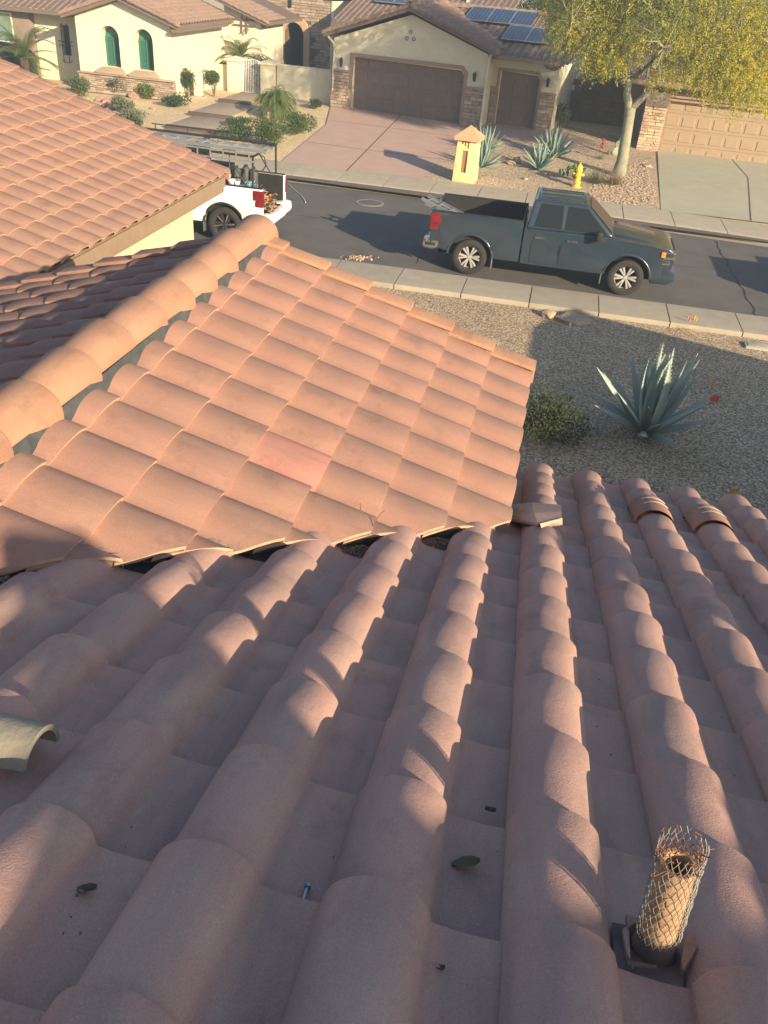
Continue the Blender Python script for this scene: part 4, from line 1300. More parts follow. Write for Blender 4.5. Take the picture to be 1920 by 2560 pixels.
def lantern(parent, u, v, z):
    m = MB(); m.lathe([(0, -.16), (.05, -.15), (.08, .10), (.09, .12), (.03, .2), (0, .24)], 8, Matrix.Translation((u, v - .12, z))); m.box((u - .03, v - .1, z + .05), (u + .03, v, z + .12))
    return m.build('wall_lantern', M_BLACK, parent)

# ------------------------------------------------------------------ middle house: garage gable, second garage, stone entry tower
GZ = .5
G = thing('house', 'middle house across the street with two brown garage doors and stone entry tower', 'house', (-9.6, 41.1, GZ), rad(-9), abs_z=True)
ZBN = G.name
m = MB(); m.prism([(-.95, .3), (6.08, .3), (6.08, 3.32), (2.58, 4.47), (-.95, 3.30)], 0, 9, 'y')
gw = m.build('garage_wall', M_STUCG, G)
cd1 = MB(); cd1.prism([(.0, .2), (5.14, .2), (5.14, 2.45), (4.98, 2.61), (.16, 2.66), (0, 2.66)], -.5, .32, 'y')
punch(gw, [cd1])
m = MB(); m.box((6.081, 1.2, .3), (8.92, 8.5, 3.25)); gw2 = m.build('second_garage_wall', M_STUCG, G)
cd2 = MB(); cd2.prism([(6.42, .2), (8.18, .2), (8.18, 2.5), (8.05, 2.64), (6.42, 2.68)], .7, 1.52, 'y')
punch(gw2, [cd2])
M_DOOR = mat('brown_garage_door', (.17, .125, .105), (.145, .105, .09), sc=3, rough=.6, stretch=(6, 1, .6))
def garage_door(parent, u0, u1, z0, z1, v, cols, rows, mt, raise_=.016, gap=.045, inset=.04):
    m = MB(); m.box((u0, v, z0), (u1, v + .05, z1)); d = m.build('garage_door', mt, parent)
    pw = (u1 - u0) / cols; ph = (z1 - z0) / rows
    for r in range(rows):
        if r:
            s = MB(); s.box((u0, v - .0035, z0 + ph * r - .006), (u1, v - .0005, z0 + ph * r + .006)); s.build('section_joint', M_GROUT, d)
        for c in range(cols):
            p = MB()
            a = (u0 + pw * c + gap, z0 + ph * r + inset * 1.6); b = (u0 + pw * (c + 1) - gap, z0 + ph * (r + 1) - inset * 1.6)
            p.hexa([(a[0], v, a[1]), (b[0], v, a[1]), (b[0] - .02, v - raise_, a[1] + .02), (a[0] + .02, v - raise_, a[1] + .02),
                    (a[0], v, b[1]), (b[0], v, b[1]), (b[0] - .02, v - raise_, b[1] - .02), (a[0] + .02, v - raise_, b[1] - .02)])
            p.build('panel', mt, d)
    return d
garage_door(G, -.05, 5.2, .45, 2.8, .24, 8, 4, M_DOOR, .018, .05)
garage_door(G, 6.36, 8.22, .45, 2.8, 1.44, 3, 4, M_DOOR, .018, .05)
M_FRAME = mat('tan_door_trim', (.30, .215, .16), (.27, .19, .14), sc=4, rough=.8)
def door_trim(u0, u1, z1, v, w_=.14):
    for a, b in (((u0 - w_, v - .05, .5), (u0, v + .02, z1 + w_)), ((u0 + .001, v - .05, z1), (u1 - .14, v + .02, z1 + w_))):
        plate(G, 'door_trim', M_FRAME, a, b)
    m = MB(); m.prism([(u1 - .14, z1), (u1, z1 - .16), (u1, .5), (u1 + w_, .5), (u1 + w_, z1 - .1), (u1 - .08, z1 + w_)], v - .05, v + .02, 'y')
    m.build('door_trim', M_FRAME, G)
door_trim(0, 5.14, 2.66, 0)
door_trim(6.42, 8.18, 2.68, 1.2, .11)
for (u0, u1, v, zt) in ((-.98, -.15, 0, 2.02), (5.29, 6.10, 0, 1.98), (6.12, 6.30, 1.2, 1.98), (8.31, 8.95, 1.2, 1.98)):
    c = plate(G, 'stone_column', M_GROUT, (u0, v - .07, .35), (u1, v - .001, zt))
    stones(c, u0 - .02, u1 + .02, .42, zt, v - .07, (.09, .17), (.18, .42), depth=.05)
    m = MB(); m.box((u0 - .06, v - .15, zt + .001), (u1 + .05, v - .0005, zt + .07)); m.build('column_cap', M_SAND, c, bevel=.012)
lantern(G, -.53, 0, 2.36); lantern(G, 5.62, 0, 2.42); lantern(G, 8.55, 1.2, 2.42)
plate(G, 'address_plaque', M_WHITE, (-.62, -.03, 2.10), (-.32, -.001, 2.25))
m = MB()
for k in range(4): m.box((-.585 + k * .062, -.034, 2.135), (-.555 + k * .062, -.0305, 2.215))
m.build('address_digit', mat('faded_digit', (.45, .45, .42), rough=.8), G)
for u, z in ((2.58, 3.84), (2.43, 3.58), (2.74, 3.58)):
    m = MB(); m.lathe([(.075, 0), (.075, .03), (.055, .03), (.05, -.02), (0, -.02)], 14, Matrix.Translation((u, 0, z)) @ Matrix.Rotation(rad(90), 4, 'X')); m.build('gable_vent', mat('vent_brown', (.10, .07, .05)) if u == 2.58 else bpy.data.materials['vent_brown'], G)
def downspout(parent, pts, mt, r=.045):
    m = MB(); m.tube(pts, r, 8); return m.build('downspout', mt, parent, smooth=60)
downspout(G, [(-1.15, -.25, 3.38), (-1.12, -.2, 3.3), (-.93, -.1, 3.1), (-.90, -.06, 2.9), (-.90, -.12, 2.1), (-.90, -.12, 1.2)], M_STUCG)
downspout(G, [(6.25, -.05, 3.4), (6.18, -.1, 3.2), (6.14, -.1, 2.9), (6.14, -.14, 1.0), (6.13, -.16, .55)], M_STUCG)
downspout(G, [(8.3, .75, 3.2), (8.45, .9, 3.0), (8.75, 1.1, 2.95), (8.98, 1.1, 3.1)], M_TRIM, .05)
# roofs
ZGR = 4.80
def slab(parent, name, poly, th, mt):
    m = MB(); n = len(poly); P = [Vector(p) for p in poly]; Q = [p - Vector((0, 0, th)) for p in P]
    m.add(P + Q, [tuple(range(n)), tuple(range(2 * n - 1, n - 1, -1))] + [(i, i + n, (i + 1) % n + n, (i + 1) % n) for i in range(n)])
    return m.build(name, mt, parent)
e = .03
gr1 = slab(G, 'gable_roof', [(2.6, -.42, ZGR - e), (2.6, 10, ZGR - e), (6.5, 10, ZGR - 1.3 - e), (6.5, -.42, ZGR - 1.3 - e)], .16, M_TRIM)
slab(G, 'gable_roof', [(2.6, -.42, ZGR - e), (2.6, 10, ZGR - e), (-1.3, 10, ZGR - 1.3 - e), (-1.3, -.42, ZGR - 1.3 - e)], .16, M_TRIM)
gr2 = slab(G, 'second_garage_roof', [(6.0, .55, 3.30), (9.2, .55, 3.30), (9.2, 4.9, 4.75), (1.5, 4.9, 4.75)], .16, M_TRIM)
gr3 = slab(G, 'rear_roof', [(-3.95, 6.4, 3.45), (4.5, 6.4, 3.45), (4.5, 14.5, 6.15), (-3.95, 14.5, 6.15)], .16, M_TRIM)
plate(G, 'rear_wall', M_STUC2, (-3.6, 6.9, .5), (4.2, 14, 3.4))
kx = Vector((C4, 0, -S4)); kv = Vector((0, -C4, -S4))
tile_field(G, gr1, (2.6, 6.2, ZGR), (0, -1, 0), kx, 6.6, 4.1, lambda c: c.y < 5.2 - (c.x - 2.6), 60)
tile_field(G, gr2, (1.6, 4.9, 4.78), (1, 0, 0), kv, 7.8, 4.6, lambda c: c.y > 4.6 - (c.x - 2.6) and not (3.9 < c.x < 7.0 and 3.35 < c.y < 4.6) and not (6.2 < c.x < 8.2 and 1.9 < c.y < 3.2), 110)
tile_field(G, gr3, (-3.95, 12.2, 5.42), (1, 0, 0), kv, 8.4, 6.1, lambda c: c.y > 6.9 and not (-2.7 < c.x < -.4 and c.y > 8.9) and not (c.x > -1 and c.y < 9.4), 130)
rake_run(gr1, (-1.32, -.5, ZGR - 1.29), (2.6, -.5, ZGR + .02), 11, .30, T_FAR, .16, .07)
rake_run(gr1, (6.55, -.5, ZGR - 1.30), (2.6, -.5, ZGR + .02), 11, .30, T_FAR, .16, .07)
for k in range(13):
    cm = bpy.data.meshes.get('far_ridge_tile') or cap_mesh('far_ridge_tile', .42, .12, .14, T_FAR, 8)
    inst('ridge_tile', cm, gr1, Matrix.Translation((2.6, -.5 + .4 * k, ZGR + .06)) @ Matrix.Rotation(math.pi, 4, 'Z') @ Matrix.Translation((0, -.42, 0)))
for k in range(15):
    inst('ridge_tile', cm, gr2, Matrix.Translation((1.9 + .4 * k, 4.9, 4.80)) @ Matrix.Rotation(rad(-90), 4, 'Z'))
m = MB(); m.box((6.25, .42, 3.16), (9.2, .54, 3.29)); m.build('gutter', M_TANTRIM, gr2)
for k, (u, v) in enumerate(((.9, 9.7), (2.0, 10.4))):
    m = MB(); m.tube([(u, v, 4.5), (u, v, 5.0)], .09, 10); m.build('roof_vent', M_STUC2, gr3)
# solar panels
M_PV = mat('solar_cell', (.018, .03, .06), (.022, .036, .07), rough=.18, spec=.7, coat=.5)
def solar(parent, u0, v1, w_=1.02, l=1.50, z0=3.30, v0=.55):
    dv = l * C4
    Z = lambda v: z0 + (v - v0) / 3 + .16
    p = [(u0, v1 - dv, Z(v1 - dv)), (u0 + w_, v1 - dv, Z(v1 - dv)), (u0 + w_, v1, Z(v1)), (u0, v1, Z(v1))]
    f = slab(parent, 'solar_panel', p, .04, M_PV)
    P = [Vector(q) + Vector((0, 0, .004)) for q in p]
    for a, b in ((0, 1), (1, 2), (2, 3), (3, 0)):
        m = MB(); m.tube([P[a], P[b]], .02, 4); m.build('frame', M_ALU, f)
    m = MB()
    for k in range(1, 6):
        a = P[0].lerp(P[1], k / 6); b = P[3].lerp(P[2], k / 6)
        m.tube([a, b], .004, 3, cap=False)
    m.build('bus_line', M_METAL, f)
for k in range(3): solar(G, 3.93 + 1.04 * k, 4.66)
for k in range(2): solar(G, 6.13 + 1.04 * k, 3.13)
for k in range(2): solar(G, -2.65 + 1.04 * k, 10.45, z0=3.45, v0=6.4)
# stone entry tower
tw_ = plate(G, 'tower_wall', M_GROUT, (-9.25, 10.0, .5), (-5.45, 13, 5.6))
ca = MB(); ca.prism(arch_poly(-8.3, -7.08, .2, 2.45), 9.5, 11.6, 'y'); punch(tw_, [ca])
def not_arch(u, z, l, h):
    c, r = -7.70, .98
    if z < 2.45: return not (c - r < u + l / 2 and u - l / 2 < c + r)
    return math.hypot(max(0, abs(u - c) - l / 2), max(0, z - 2.45 - h / 2)) > r - .06
stones(tw_, -9.28, -5.42, .7, 4.5, 10.0, (.10, .19), (.22, .62), not_arch, depth=.06)
m = MB(); ou = arch_poly(-8.68, -6.72, .5, 2.45); inn = arch_poly(-8.3, -7.08, .5, 2.45)
n = len(ou)
vs = [(u, 9.87, z) for u, z in ou] + [(u, 9.87, z) for u, z in inn] + [(u, 10.02, z) for u, z in ou] + [(u, 10.25, z) for u, z in inn]
fs = []
for i in range(1, n):
    j = (i + 1) % n
    fs += [(i, j, n + j, n + i), (i, 2 * n + i, 2 * n + j, j), (n + i, n + j, 3 * n + j, 3 * n + i)]
m.add(vs, fs); m.build('arch_surround', mat('peach_plaster', (.50, .33, .215), (.45, .30, .19), sc=4, rough=.9), G, smooth=40)
plate(G, 'entry_door', mat('dark_entry', (.045, .05, .055), rough=.5), (-8.4, 11.55, .5), (-7.0, 11.6, 3.2))
plate(G, 'entry_side_wall', M_STUC2, (-5.449, 9.9, .5), (-5.30, 13, 4.25))
plate(G, 'tower_eave', M_TRIM, (-9.6, 9.55, 4.50), (-4.7, 13.2, 4.72))
m = MB(); m.box((-7.95, 9.85, 3.75), (-7.87, 9.99, 4.4)); m.build('tower_lantern', M_BLACK, G)

# ------------------------------------------------------------------ left house with green shutters
H1 = thing('house', 'cream left house across the street with two arched green shuttered windows', 'house', (-17.2, 38.5, .55), 0, abs_z=True)
m = MB(); m.prism([(-4.15, .4), (.2, .4), (.2, 3.38), (-1.95, 4.10), (-4.15, 3.38)], 0, 8, 'y')
hw = m.build('gable_wall', M_STUC2, H1)
WINS = [(-3.05, -2.19), (-1.50, -.64)]
punch(hw, [MB().prism(arch_poly(a, b, 1.53, 2.68), -.5, .55, 'y') for a, b in WINS])
M_GREEN = mat('green_shutter', (.045, .16, .115), (.04, .135, .10), sc=4, rough=.55)
for (a, b) in WINS:
    m = MB(); m.prism(arch_poly(a + .002, b - .002, 1.535, 2.655), .46, .49, 'y'); wn = m.build('window', M_GREEN, H1)
    for s, (x0, x1) in enumerate(((a + .04, (a + b) / 2 - .01), ((a + b) / 2 + .01, b - .04))):
        m = MB(); m.box((x0, .38, 1.56), (x0 + .05, .459, 2.68)); m.box((x1 - .05, .38, 1.56), (x1, .459, 2.68)); m.box((x0 + .0505, .38, 1.56), (x1 - .0505, .459, 1.62))
        sh = m.build('shutter', M_GREEN, wn)
        for k in range(13):
            z = 1.65 + k * .08
            q = MB(); q.hexa([(x0 + .05, .40, z), (x1 - .05, .40, z), (x1 - .05, .458, z + .05), (x0 + .05, .458, z + .05), (x0 + .05, .40, z + .012), (x1 - .05, .40, z + .012), (x1 - .05, .458, z + .062), (x0 + .05, .458, z + .062)])
            # thin tilted blade
            o = q.build('slat', M_GREEN, wn)
    c = (a + b) / 2
    m = MB(); m.hexa([(a - .28, -.22, 1.26), (b + .28, -.22, 1.26), (b + .28, -.001, 1.26), (a - .28, -.001, 1.26), (a - .28, -.22, 1.36), (b + .28, -.22, 1.36), (b + .05, -.001, 1.52), (a - .05, -.001, 1.52)])
    m.build('window_sill', M_SAND, H1, bevel=.012)
bs = plate(H1, 'stone_base', M_GROUT, (-4.17, -.08, .4), (.22, -.001, 1.19))
stones(bs, -4.2, .26, .45, 1.17, -.08, (.07, .13), (.2, .5), depth=.05)
stones(bs, 0, .26, .45, 1.17, 0, (.08, .13), (.2, .26), depth=.05, M=Matrix.Translation((.22, -.1, 0)) @ Matrix.Rotation(rad(90), 4, 'Z') @ Matrix.Translation((0, 0, 0)))
m = MB(); m.box((-4.24, -.18, 1.191), (.30, -.0015, 1.258)); m.build('base_ledge', M_SAND, H1, bevel=.015)
m = MB(); m.prism([(.201, .4), (2.05, .4), (2.05, 3.5), (.201, 4.1)], 6.4, 10, 'y'); h2w = m.build('rear_gable_wall', M_STUC2, H1)
m = MB(); m.box((-7.3, 2.0, .3), (-4.151, 8, 3.2)); hl = m.build('recessed_wall', M_STUC2, H1)
punch(hl, [MB().box((-6.0, 1.5, 1.56), (-5.62, 2.3, 2.78))])
nw = plate(H1, 'narrow_window', mat('dark_window', (.03, .04, .05), rough=.12, spec=.7), (-6.0, 2.2, 1.56), (-5.62, 2.28, 2.78))
gi = MB()
for u in (-5.95, -5.68): gi.tube([(u, 1.86, 1.3), (u, 1.86, 2.75), (u, 1.98, 2.85)], .016, 6)
for z in (1.98, 2.14): gi.tube([(-6.12, 1.99, z), (-6.1, 1.80, z), (-5.52, 1.80, z), (-5.5, 1.99, z)], .014, 6)
gi.tube([(-6.05, 1.9, 1.38), (-5.95, 1.86, 1.28), (-5.7, 1.86, 1.28), (-5.55, 1.9, 1.36)], .014, 6)
gi.build('iron_grille', M_BLACK, H1)
# brown end bay with a pale green window, a near-black mass in front, built as a low wall
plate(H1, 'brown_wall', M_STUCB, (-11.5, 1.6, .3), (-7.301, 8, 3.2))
wn = plate(H1, 'window', M_WHITE, (-9.75, 1.53, 1.9), (-8.15, 1.599, 3.1))
for k in range(2): plate(wn, 'pane', mat('green_pane', (.16, .24, .20), rough=.15, spec=.7) if k == 0 else bpy.data.materials['green_pane'], (-9.70 + .8 * k, 1.50, 1.96), (-8.98 + .8 * k, 1.529, 3.04))
def dark_mound():
    m = MB(); m.prism([(-12, .2), (-7.0, .2), (-7.0, 1.5), (-7.25, 1.75), (-8.6, 1.95), (-10, 1.8), (-12, 1.9)], .6, 1.3, 'y'); return m.build('low_wall', mat('dark_mass', (.02, .025, .025), rough=.8), H1, bevel=.06)
dark_mound()
ZH = 4.30
hr1 = slab(H1, 'gable_roof', [(-1.95, -.42, ZH - e), (-1.95, 7, ZH - e), (.68, 7, ZH - .877 - e), (.68, -.42, ZH - .877 - e)], .15, M_TRIM)
slab(H1, 'gable_roof', [(-1.95, -.42, ZH - e), (-1.95, 7, ZH - e), (-4.58, 7, ZH - .877 - e), (-4.58, -.42, ZH - .877 - e)], .15, M_TRIM)
tile_field(H1, hr1, (-1.95, 6.5, ZH), (0, -1, 0), kx, 6.9, 2.78, None, 200)
rake_run(hr1, (.72, -.5, ZH - .877), (-1.95, -.5, ZH + .02), 8, .28, T_FAR, .14, .07)
rake_run(hr1, (-4.62, -.5, ZH - .877), (-1.95, -.5, ZH + .02), 8, .28, T_FAR, .14, .07)
plate(H1, 'fascia', M_TRIM, (.40, -.40, 3.12), (.70, 5.6, 3.24))
hr2 = slab(H1, 'rear_roof', [(-2.5, 5.95, 5.10 - e), (-2.5, 12, 5.10 - e), (2.5, 12, 3.44 - e), (2.5, 5.95, 3.44 - e)], .15, M_TRIM)
tile_field(H1, hr2, (-2.5, 9, 5.10), (0, -1, 0), kx, 3.0, 5.27, None, 60)
rake_run(hr2, (2.54, 5.88, 3.44), (-2.5, 5.88, 5.12), 14, .28, T_FAR, .14, .07)
hr3 = slab(H1, 'left_roof', [(-12, 1.1, 3.40), (-4.2, 1.1, 3.40), (-4.2, 7, 5.37), (-12, 7, 5.37)], .15, M_TRIM)
tile_field(H1, hr3, (-12, 5.6, 4.93), (1, 0, 0), kv, 7.8, 4.75, lambda c: c.x < -4.58 + max(0, (c.z - 3.42)) * 3 * .9, 40)
plate(H1, 'gutter', M_TRIM, (-12, .98, 3.22), (-4.6, 1.09, 3.36))
m = MB(); v = 6.34
for u in (2.58 - 1.45, 2.58 - 1.2): m.tube([(u, v - .04, 2.85), (u, v - .04, 3.75)], .03, 6)
for z in (3.18, 3.42): m.tube([(u - .7, v - .04, z), (u + .45, v - .04, z)], .03, 6)
for (u_, z_, s) in ((1.13, 3.8, 1), (1.38, 3.65, -1), (1.13, 2.8, -1), (1.38, 2.98, 1)):
    m.tube([(u_ + s * .10 * math.cos(t), v - .04, z_ + .08 * math.sin(t)) for t in [k * .6 for k in range(7)]], .022, 5)
art = m.build('wall_scroll', mat('rusted_iron', (.16, .11, .07), (.11, .08, .06), sc=20, rough=.8), H1)

# ------------------------------------------------------------------ right house with the tan panelled garage door
H3 = thing('house', 'right-hand house across the street with tan panelled garage door and pale stone pillar', 'house', (4.1, 39.6, .2), rad(-3), abs_z=True)
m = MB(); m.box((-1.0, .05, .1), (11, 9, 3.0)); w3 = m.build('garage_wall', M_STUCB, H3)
punch(w3, [MB().box((-.0, -.5, .0), (5.5, .45, 2.42))])
M_TAN = mat('tan_garage_door', (.29, .22, .15), (.275, .205, .14), sc=2, rough=.65)
garage_door(H3, -.06, 5.56, .14, 2.5, .22, 9, 4, M_TAN, .02, .055, .07)
for a, b in (((-.12, -.02, .15), (.0, .06, 2.36)), ((-.42, -.10, 2.50), (6.2, .045, 2.66)), ((-.12, -.02, 2.362), (5.6, .046, 2.44))):
    plate(H3, 'door_trim', M_FRAME if a[2] != .15 else M_TANTRIM, a, b)
pl = plate(H3, 'stone_pillar', M_GROUT, (-.95, -.25, .42), (-.14, .6, 2.1))
plate(H3, 'pillar_footing', M_TANTRIM, (-.90, -.22, .1), (-.16, .5, .419))
stones(pl, -.98, -.11, .44, 2.1, -.25, (.08, .15), (.15, .4), depth=.05, mt=M_STONEL)
stones(pl, 0, .8, .44, 2.1, 0, (.08, .15), (.15, .4), depth=.05, mt=M_STONEL, M=Matrix.Translation((-.14, -.25, 0)) @ Matrix.Rotation(rad(90), 4, 'Z'))
m = MB(); m.box((-1.0, -.30, 2.101), (-.08, .55, 2.64)); m.build('pillar_cap', mat('weathered_block', (.19, .155, .125), (.14, .115, .095), sc=6, rough=.9), H3, bevel=.02)
plate(H3, 'side_wall', M_STUCB, (-1.6, 1.5, .1), (-1.001, 10, 3.0))
hr = slab(H3, 'roof', [(-2.0, -.62, 3.05), (11.5, -.62, 3.05), (11.5, 6.5, 5.42), (4.0, 6.5, 5.42), (-2.0, 3.5, 4.42)], .17, M_TRIM)
tile_field(H3, hr, (-2.0, 5.6, 5.16), (1, 0, 0), kv, 9.5, 6.55, lambda c: c.y < 3.2 + (c.x + 2.0) * .5, 200)
plate(H3, 'fascia', M_FRAME, (-2.0, -.70, 2.90), (11.5, -.63, 3.06))
# lower left roof with big open barrels behind the tree
hl_ = slab(H3, 'porch_roof', [(-2.6, 1.2, 3.0), (-.4, 1.2, 3.0), (-.4, 5, 4.27), (-2.6, 5, 4.27)], .15, M_TRIM)
tile_field(H3, hl_, (-2.6, 4.9, 4.27), (1, 0, 0), kv, 2.2, 3.9, None, 100)

# ------------------------------------------------------------------ houses and walls behind
bk = thing('house', 'low tile-roofed outbuilding glimpsed between the middle house and the palo verde', 'house', (-4.0, 51.0, .5), rad(-6), abs_z=True)
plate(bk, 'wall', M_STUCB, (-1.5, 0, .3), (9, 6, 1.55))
br = slab(bk, 'roof', [(-2, -.5, 1.5), (9.5, -.5, 1.5), (9.5, 6.5, 3.83), (-2, 6.5, 3.83)], .2, M_TRIM)
tile_field(bk, br, (-2, 6.5, 3.85), (1, 0, 0), kv, 11.5, 7.3, None, 250)
fe = thing('block_wall', 'shaded brown block wall closing the side yard between middle and right houses', 'wall', (-.7, 45.2, .5), rad(-5))
for r in range(9):
    for c in range(12):
        x0 = c * .42 + (.21 if r % 2 else 0)
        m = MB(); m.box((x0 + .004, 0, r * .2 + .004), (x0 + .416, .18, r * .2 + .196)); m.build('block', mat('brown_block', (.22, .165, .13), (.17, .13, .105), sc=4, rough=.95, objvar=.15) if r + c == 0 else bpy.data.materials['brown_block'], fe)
sg = thing('sign', 'small blank white sign on the shaded wall beside the second garage', 'sign', (at_y(1427, 218, 45.0).x, 44.95, at_y(1427, 218, 45.0).z))
m = MB(); m.box((-.18, 0, -.11), (.18, .02, .11)); m.build('panel', M_WHITE, sg, bevel=.004)
m = MB(); m.box((-.02, .021, -1.0), (.02, .05, .0)); m.build('post', M_METAL, sg)
# garden wall, posts and gate
def wy(x): return 42.75 - .09 * (x + 16)
def wall_run(name, label, x0, x1, h, mt):
    t = thing(name, label, 'wall', (x0, wy(x0), .45))
    m = MB(); d = Vector((x1 - x0, wy(x1) - wy(x0), 0)); n_ = Vector((-d.y, d.x, 0)).normalized() * .1
    m.hexa([-n_, d - n_, d + n_, n_, -n_ + UP * h, d - n_ + UP * h, d + n_ + UP * h, n_ + UP * h]); m.build('wall', mt, t, bevel=.03)
    m = MB(); n2 = n_ * 1.25
    m.hexa([-n2 + UP * (h + .001), d - n2 + UP * (h + .001), d + n2 + UP * (h + .001), n2 + UP * (h + .001), -n_ + UP * (h + .05), d - n_ + UP * (h + .05), d + n_ + UP * (h + .05), n_ + UP * (h + .05)]); m.build('coping', mt, t)
    return t
wall_run('garden_wall', 'shaded stucco garden wall running from the gate to the middle house', -13.55, -10.7, 1.42, M_STUCG)
wall_run('garden_wall', 'short sunlit stucco garden wall left of the gate', -17.0, -16.05, 1.12, M_STUC2)
for k, x in enumerate((-15.65, -13.95)):
    t = thing('gate_post', ['sunlit stucco gate post with pale cap left of the gate', 'stucco gate post with pale cap right of the gate, joined to the shaded wall'][k], 'gate post', (x, wy(x), .45), 0, 'gate posts')
    m = MB(); m.box((-.34, -.34, 0), (.34, .34, 1.40)); m.build('shaft', M_STUC2 if k == 0 else M_STUCG, t, bevel=.03)
    m = MB(); m.hexa([(-.42, -.42, 1.401), (.42, -.42, 1.401), (.42, .42, 1.401), (-.42, .42, 1.401), (-.42, -.42, 1.48), (.42, -.42, 1.48), (.42, .42, 1.48), (-.42, .42, 1.48)])
    m.add([(-.42, -.42, 1.4801), (.42, -.42, 1.4801), (.42, .42, 1.4801), (-.42, .42, 1.4801), (0, 0, 1.60)], [(0, 1, 4), (1, 2, 4), (2, 3, 4), (3, 0, 4)]); m.build('cap', M_STUC2, t)
gt = thing('gate', 'white metal garden gate with vertical bars and arched top', 'gate', (-14.8, wy(-14.8), .48), rad(-5))
for k in range(12):
    x = -.48 + .96 * k / 11
    m = MB(); m.box((x - .012, -.012, .06), (x + .012, .012, 1.36 + .12 * (1 - (x / .48) ** 2))); m.build('bar', M_WHITE, gt)
m = MB(); m.tube([(-.5 + k * .1, 0, 1.37 + .12 * (1 - ((-.5 + k * .1) / .5) ** 2)) for k in range(11)], .02, 6); m.build('top_rail', M_WHITE, gt)
m = MB(); m.box((-.5, -.02, .04), (.5, .02, .09)); m.build('bottom_rail', M_WHITE, gt)
for s in (-1, 1):
    m = MB(); m.box((s * .5 - .02, -.02, 0), (s * .5 + .02, .02, 1.38)); m.build('stile', M_WHITE, gt)

# ------------------------------------------------------------------ driveways, path, gravel beds
P_ = lambda L: [(gp(*p).x, gp(*p).y) for p in L]
sheet('driveway', [(-9.46, 29.75), (-4.4, 29.75), (-4.35, 33.4), (-4.3, 35.0), (-4.1, 36.6), (-3.3, 37.7), (-1.9, 38.4), (-.6, 38.6), (.1, 39.2), (-.3, 43.2), (-9.8, 43.4), (-10.75, 42.0), (-9.73, 37.2)], M_PINK, .02)
dj = MB()
for (a, b) in (((-7.05, 29.8), (-7.25, 40.9)), ((-9.5, 33.6), (-4.4, 33.3)), ((-9.75, 38.1), (-3.4, 37.6))):
    d = Vector((b[0] - a[0], b[1] - a[1], 0)).normalized(); n_ = Vector((-d.y, d.x, 0)) * .02
    A = Vector((a[0], a[1], ground_z(*a) + .025)); B = Vector((b[0], b[1], ground_z(*b) + .025))
    dj.add([A - n_, B - n_, B + n_, A + n_], [(0, 1, 2, 3)])
o = dj.build('driveway_joint', mat('joint_dark', (.12, .085, .07), rough=.95)); tag(o, kind='structure')  # dark joint lines laid flat on the slab
sheet('right_driveway', [(3.55, 29.75), (14, 29.75), (14, 39.0), (9.6, 39.2), (4.0, 39.55)], M_GREYC, .022)
dj = MB()
for (a, b) in (((7.0, 39.3), (7.2, 36.2)), ((7.2, 36.2), (6.4, 29.8))):
    d = Vector((b[0] - a[0], b[1] - a[1], 0)).normalized(); n_ = Vector((-d.y, d.x, 0)) * .018
    A = Vector((a[0], a[1], ground_z(*a) + .028)); B = Vector((b[0], b[1], ground_z(*b) + .028))
    dj.add([A - n_, B - n_, B + n_, A + n_], [(0, 1, 2, 3)])
o = dj.build('driveway_joint', bpy.data.materials['joint_dark']); tag(o, kind='structure')
sheet('gravel_bed', [(-4.4, 29.8), (3.53, 29.8), (3.9, 39.3), (2.6, 41.5), (-.2, 43.2), (.1, 39.2), (-.6, 38.6), (-1.9, 38.4), (-3.3, 37.7), (-4.1, 36.6), (-4.3, 35.0), (-4.35, 33.4)], M_GRAVELR, .012)
pth = thing('path', None, None); tag(pth, kind='structure')
for (y0, y1, x0, x1) in ((29.9, 33.3, -15.1, -12.7), (33.45, 36.05, -15.1, -12.9), (36.2, 39.5, -15.3, -13.5), (39.65, 42.5, -15.3, -13.9)):
    sx = (x1 - x0)
    z0 = ground_z(0, (y0 + y1) / 2)
    m = MB(); m.box((x0, y0, z0 - .3), (x1, y1, z0 + .06)); m.build('step_slab', M_PATH, pth, bevel=.02)
    m = MB(); m.box((x0 - .06, y0 - .16, z0 - .3), (x1 + .06, y0 - .001, z0 + .075)); m.build('step_nosing', M_STEP, pth, bevel=.02)
# ================================================================== PLANTS
L_SHRUB = leaf_mat('shrub_leaf', (.055, .095, .03), (.10, .14, .045), .2)
L_SHRUBD = leaf_mat('dark_shrub_leaf', (.035, .065, .028), (.065, .10, .04), .2)
L_BUSH = leaf_mat('shaded_bush_leaf', (.035, .05, .025), (.06, .075, .035), .12)
L_LIME = leaf_mat('bright_shrub_leaf', (.10, .16, .035), (.15, .20, .05), .25)
L_GREY = leaf_mat('grey_green_leaf', (.13, .15, .10), (.19, .20, .13), .2)
L_PALM = leaf_mat('palm_leaf', (.07, .11, .035), (.13, .16, .055), .25)
L_VERDE = leaf_mat('palo_verde_leaf', (.17, .21, .055), (.28, .29, .07), .3)
L_LITBLOOM = leaf_mat('palo_verde_lit_bloom', (.38, .36, .045), (.50, .44, .05), .3)
L_TREE = leaf_mat('evergreen_leaf', (.04, .075, .03), (.075, .11, .04), .2)
M_BARK = mat('grey_bark', (.27, .25, .19), (.19, .175, .13), sc=6, rough=.9, bmp=.4, bsc=30, c3=(.23, .23, .16))
M_TWIG = mat('brown_twig', (.17, .12, .08), rough=.9)
M_AGAVE = leaf_mat('blue_agave_leaf', (.26, .33, .30), (.32, .38, .33), .06, .55)
M_AGAVEF = leaf_mat('far_agave_leaf', (.15, .235, .20), (.20, .28, .23), .06, .55)
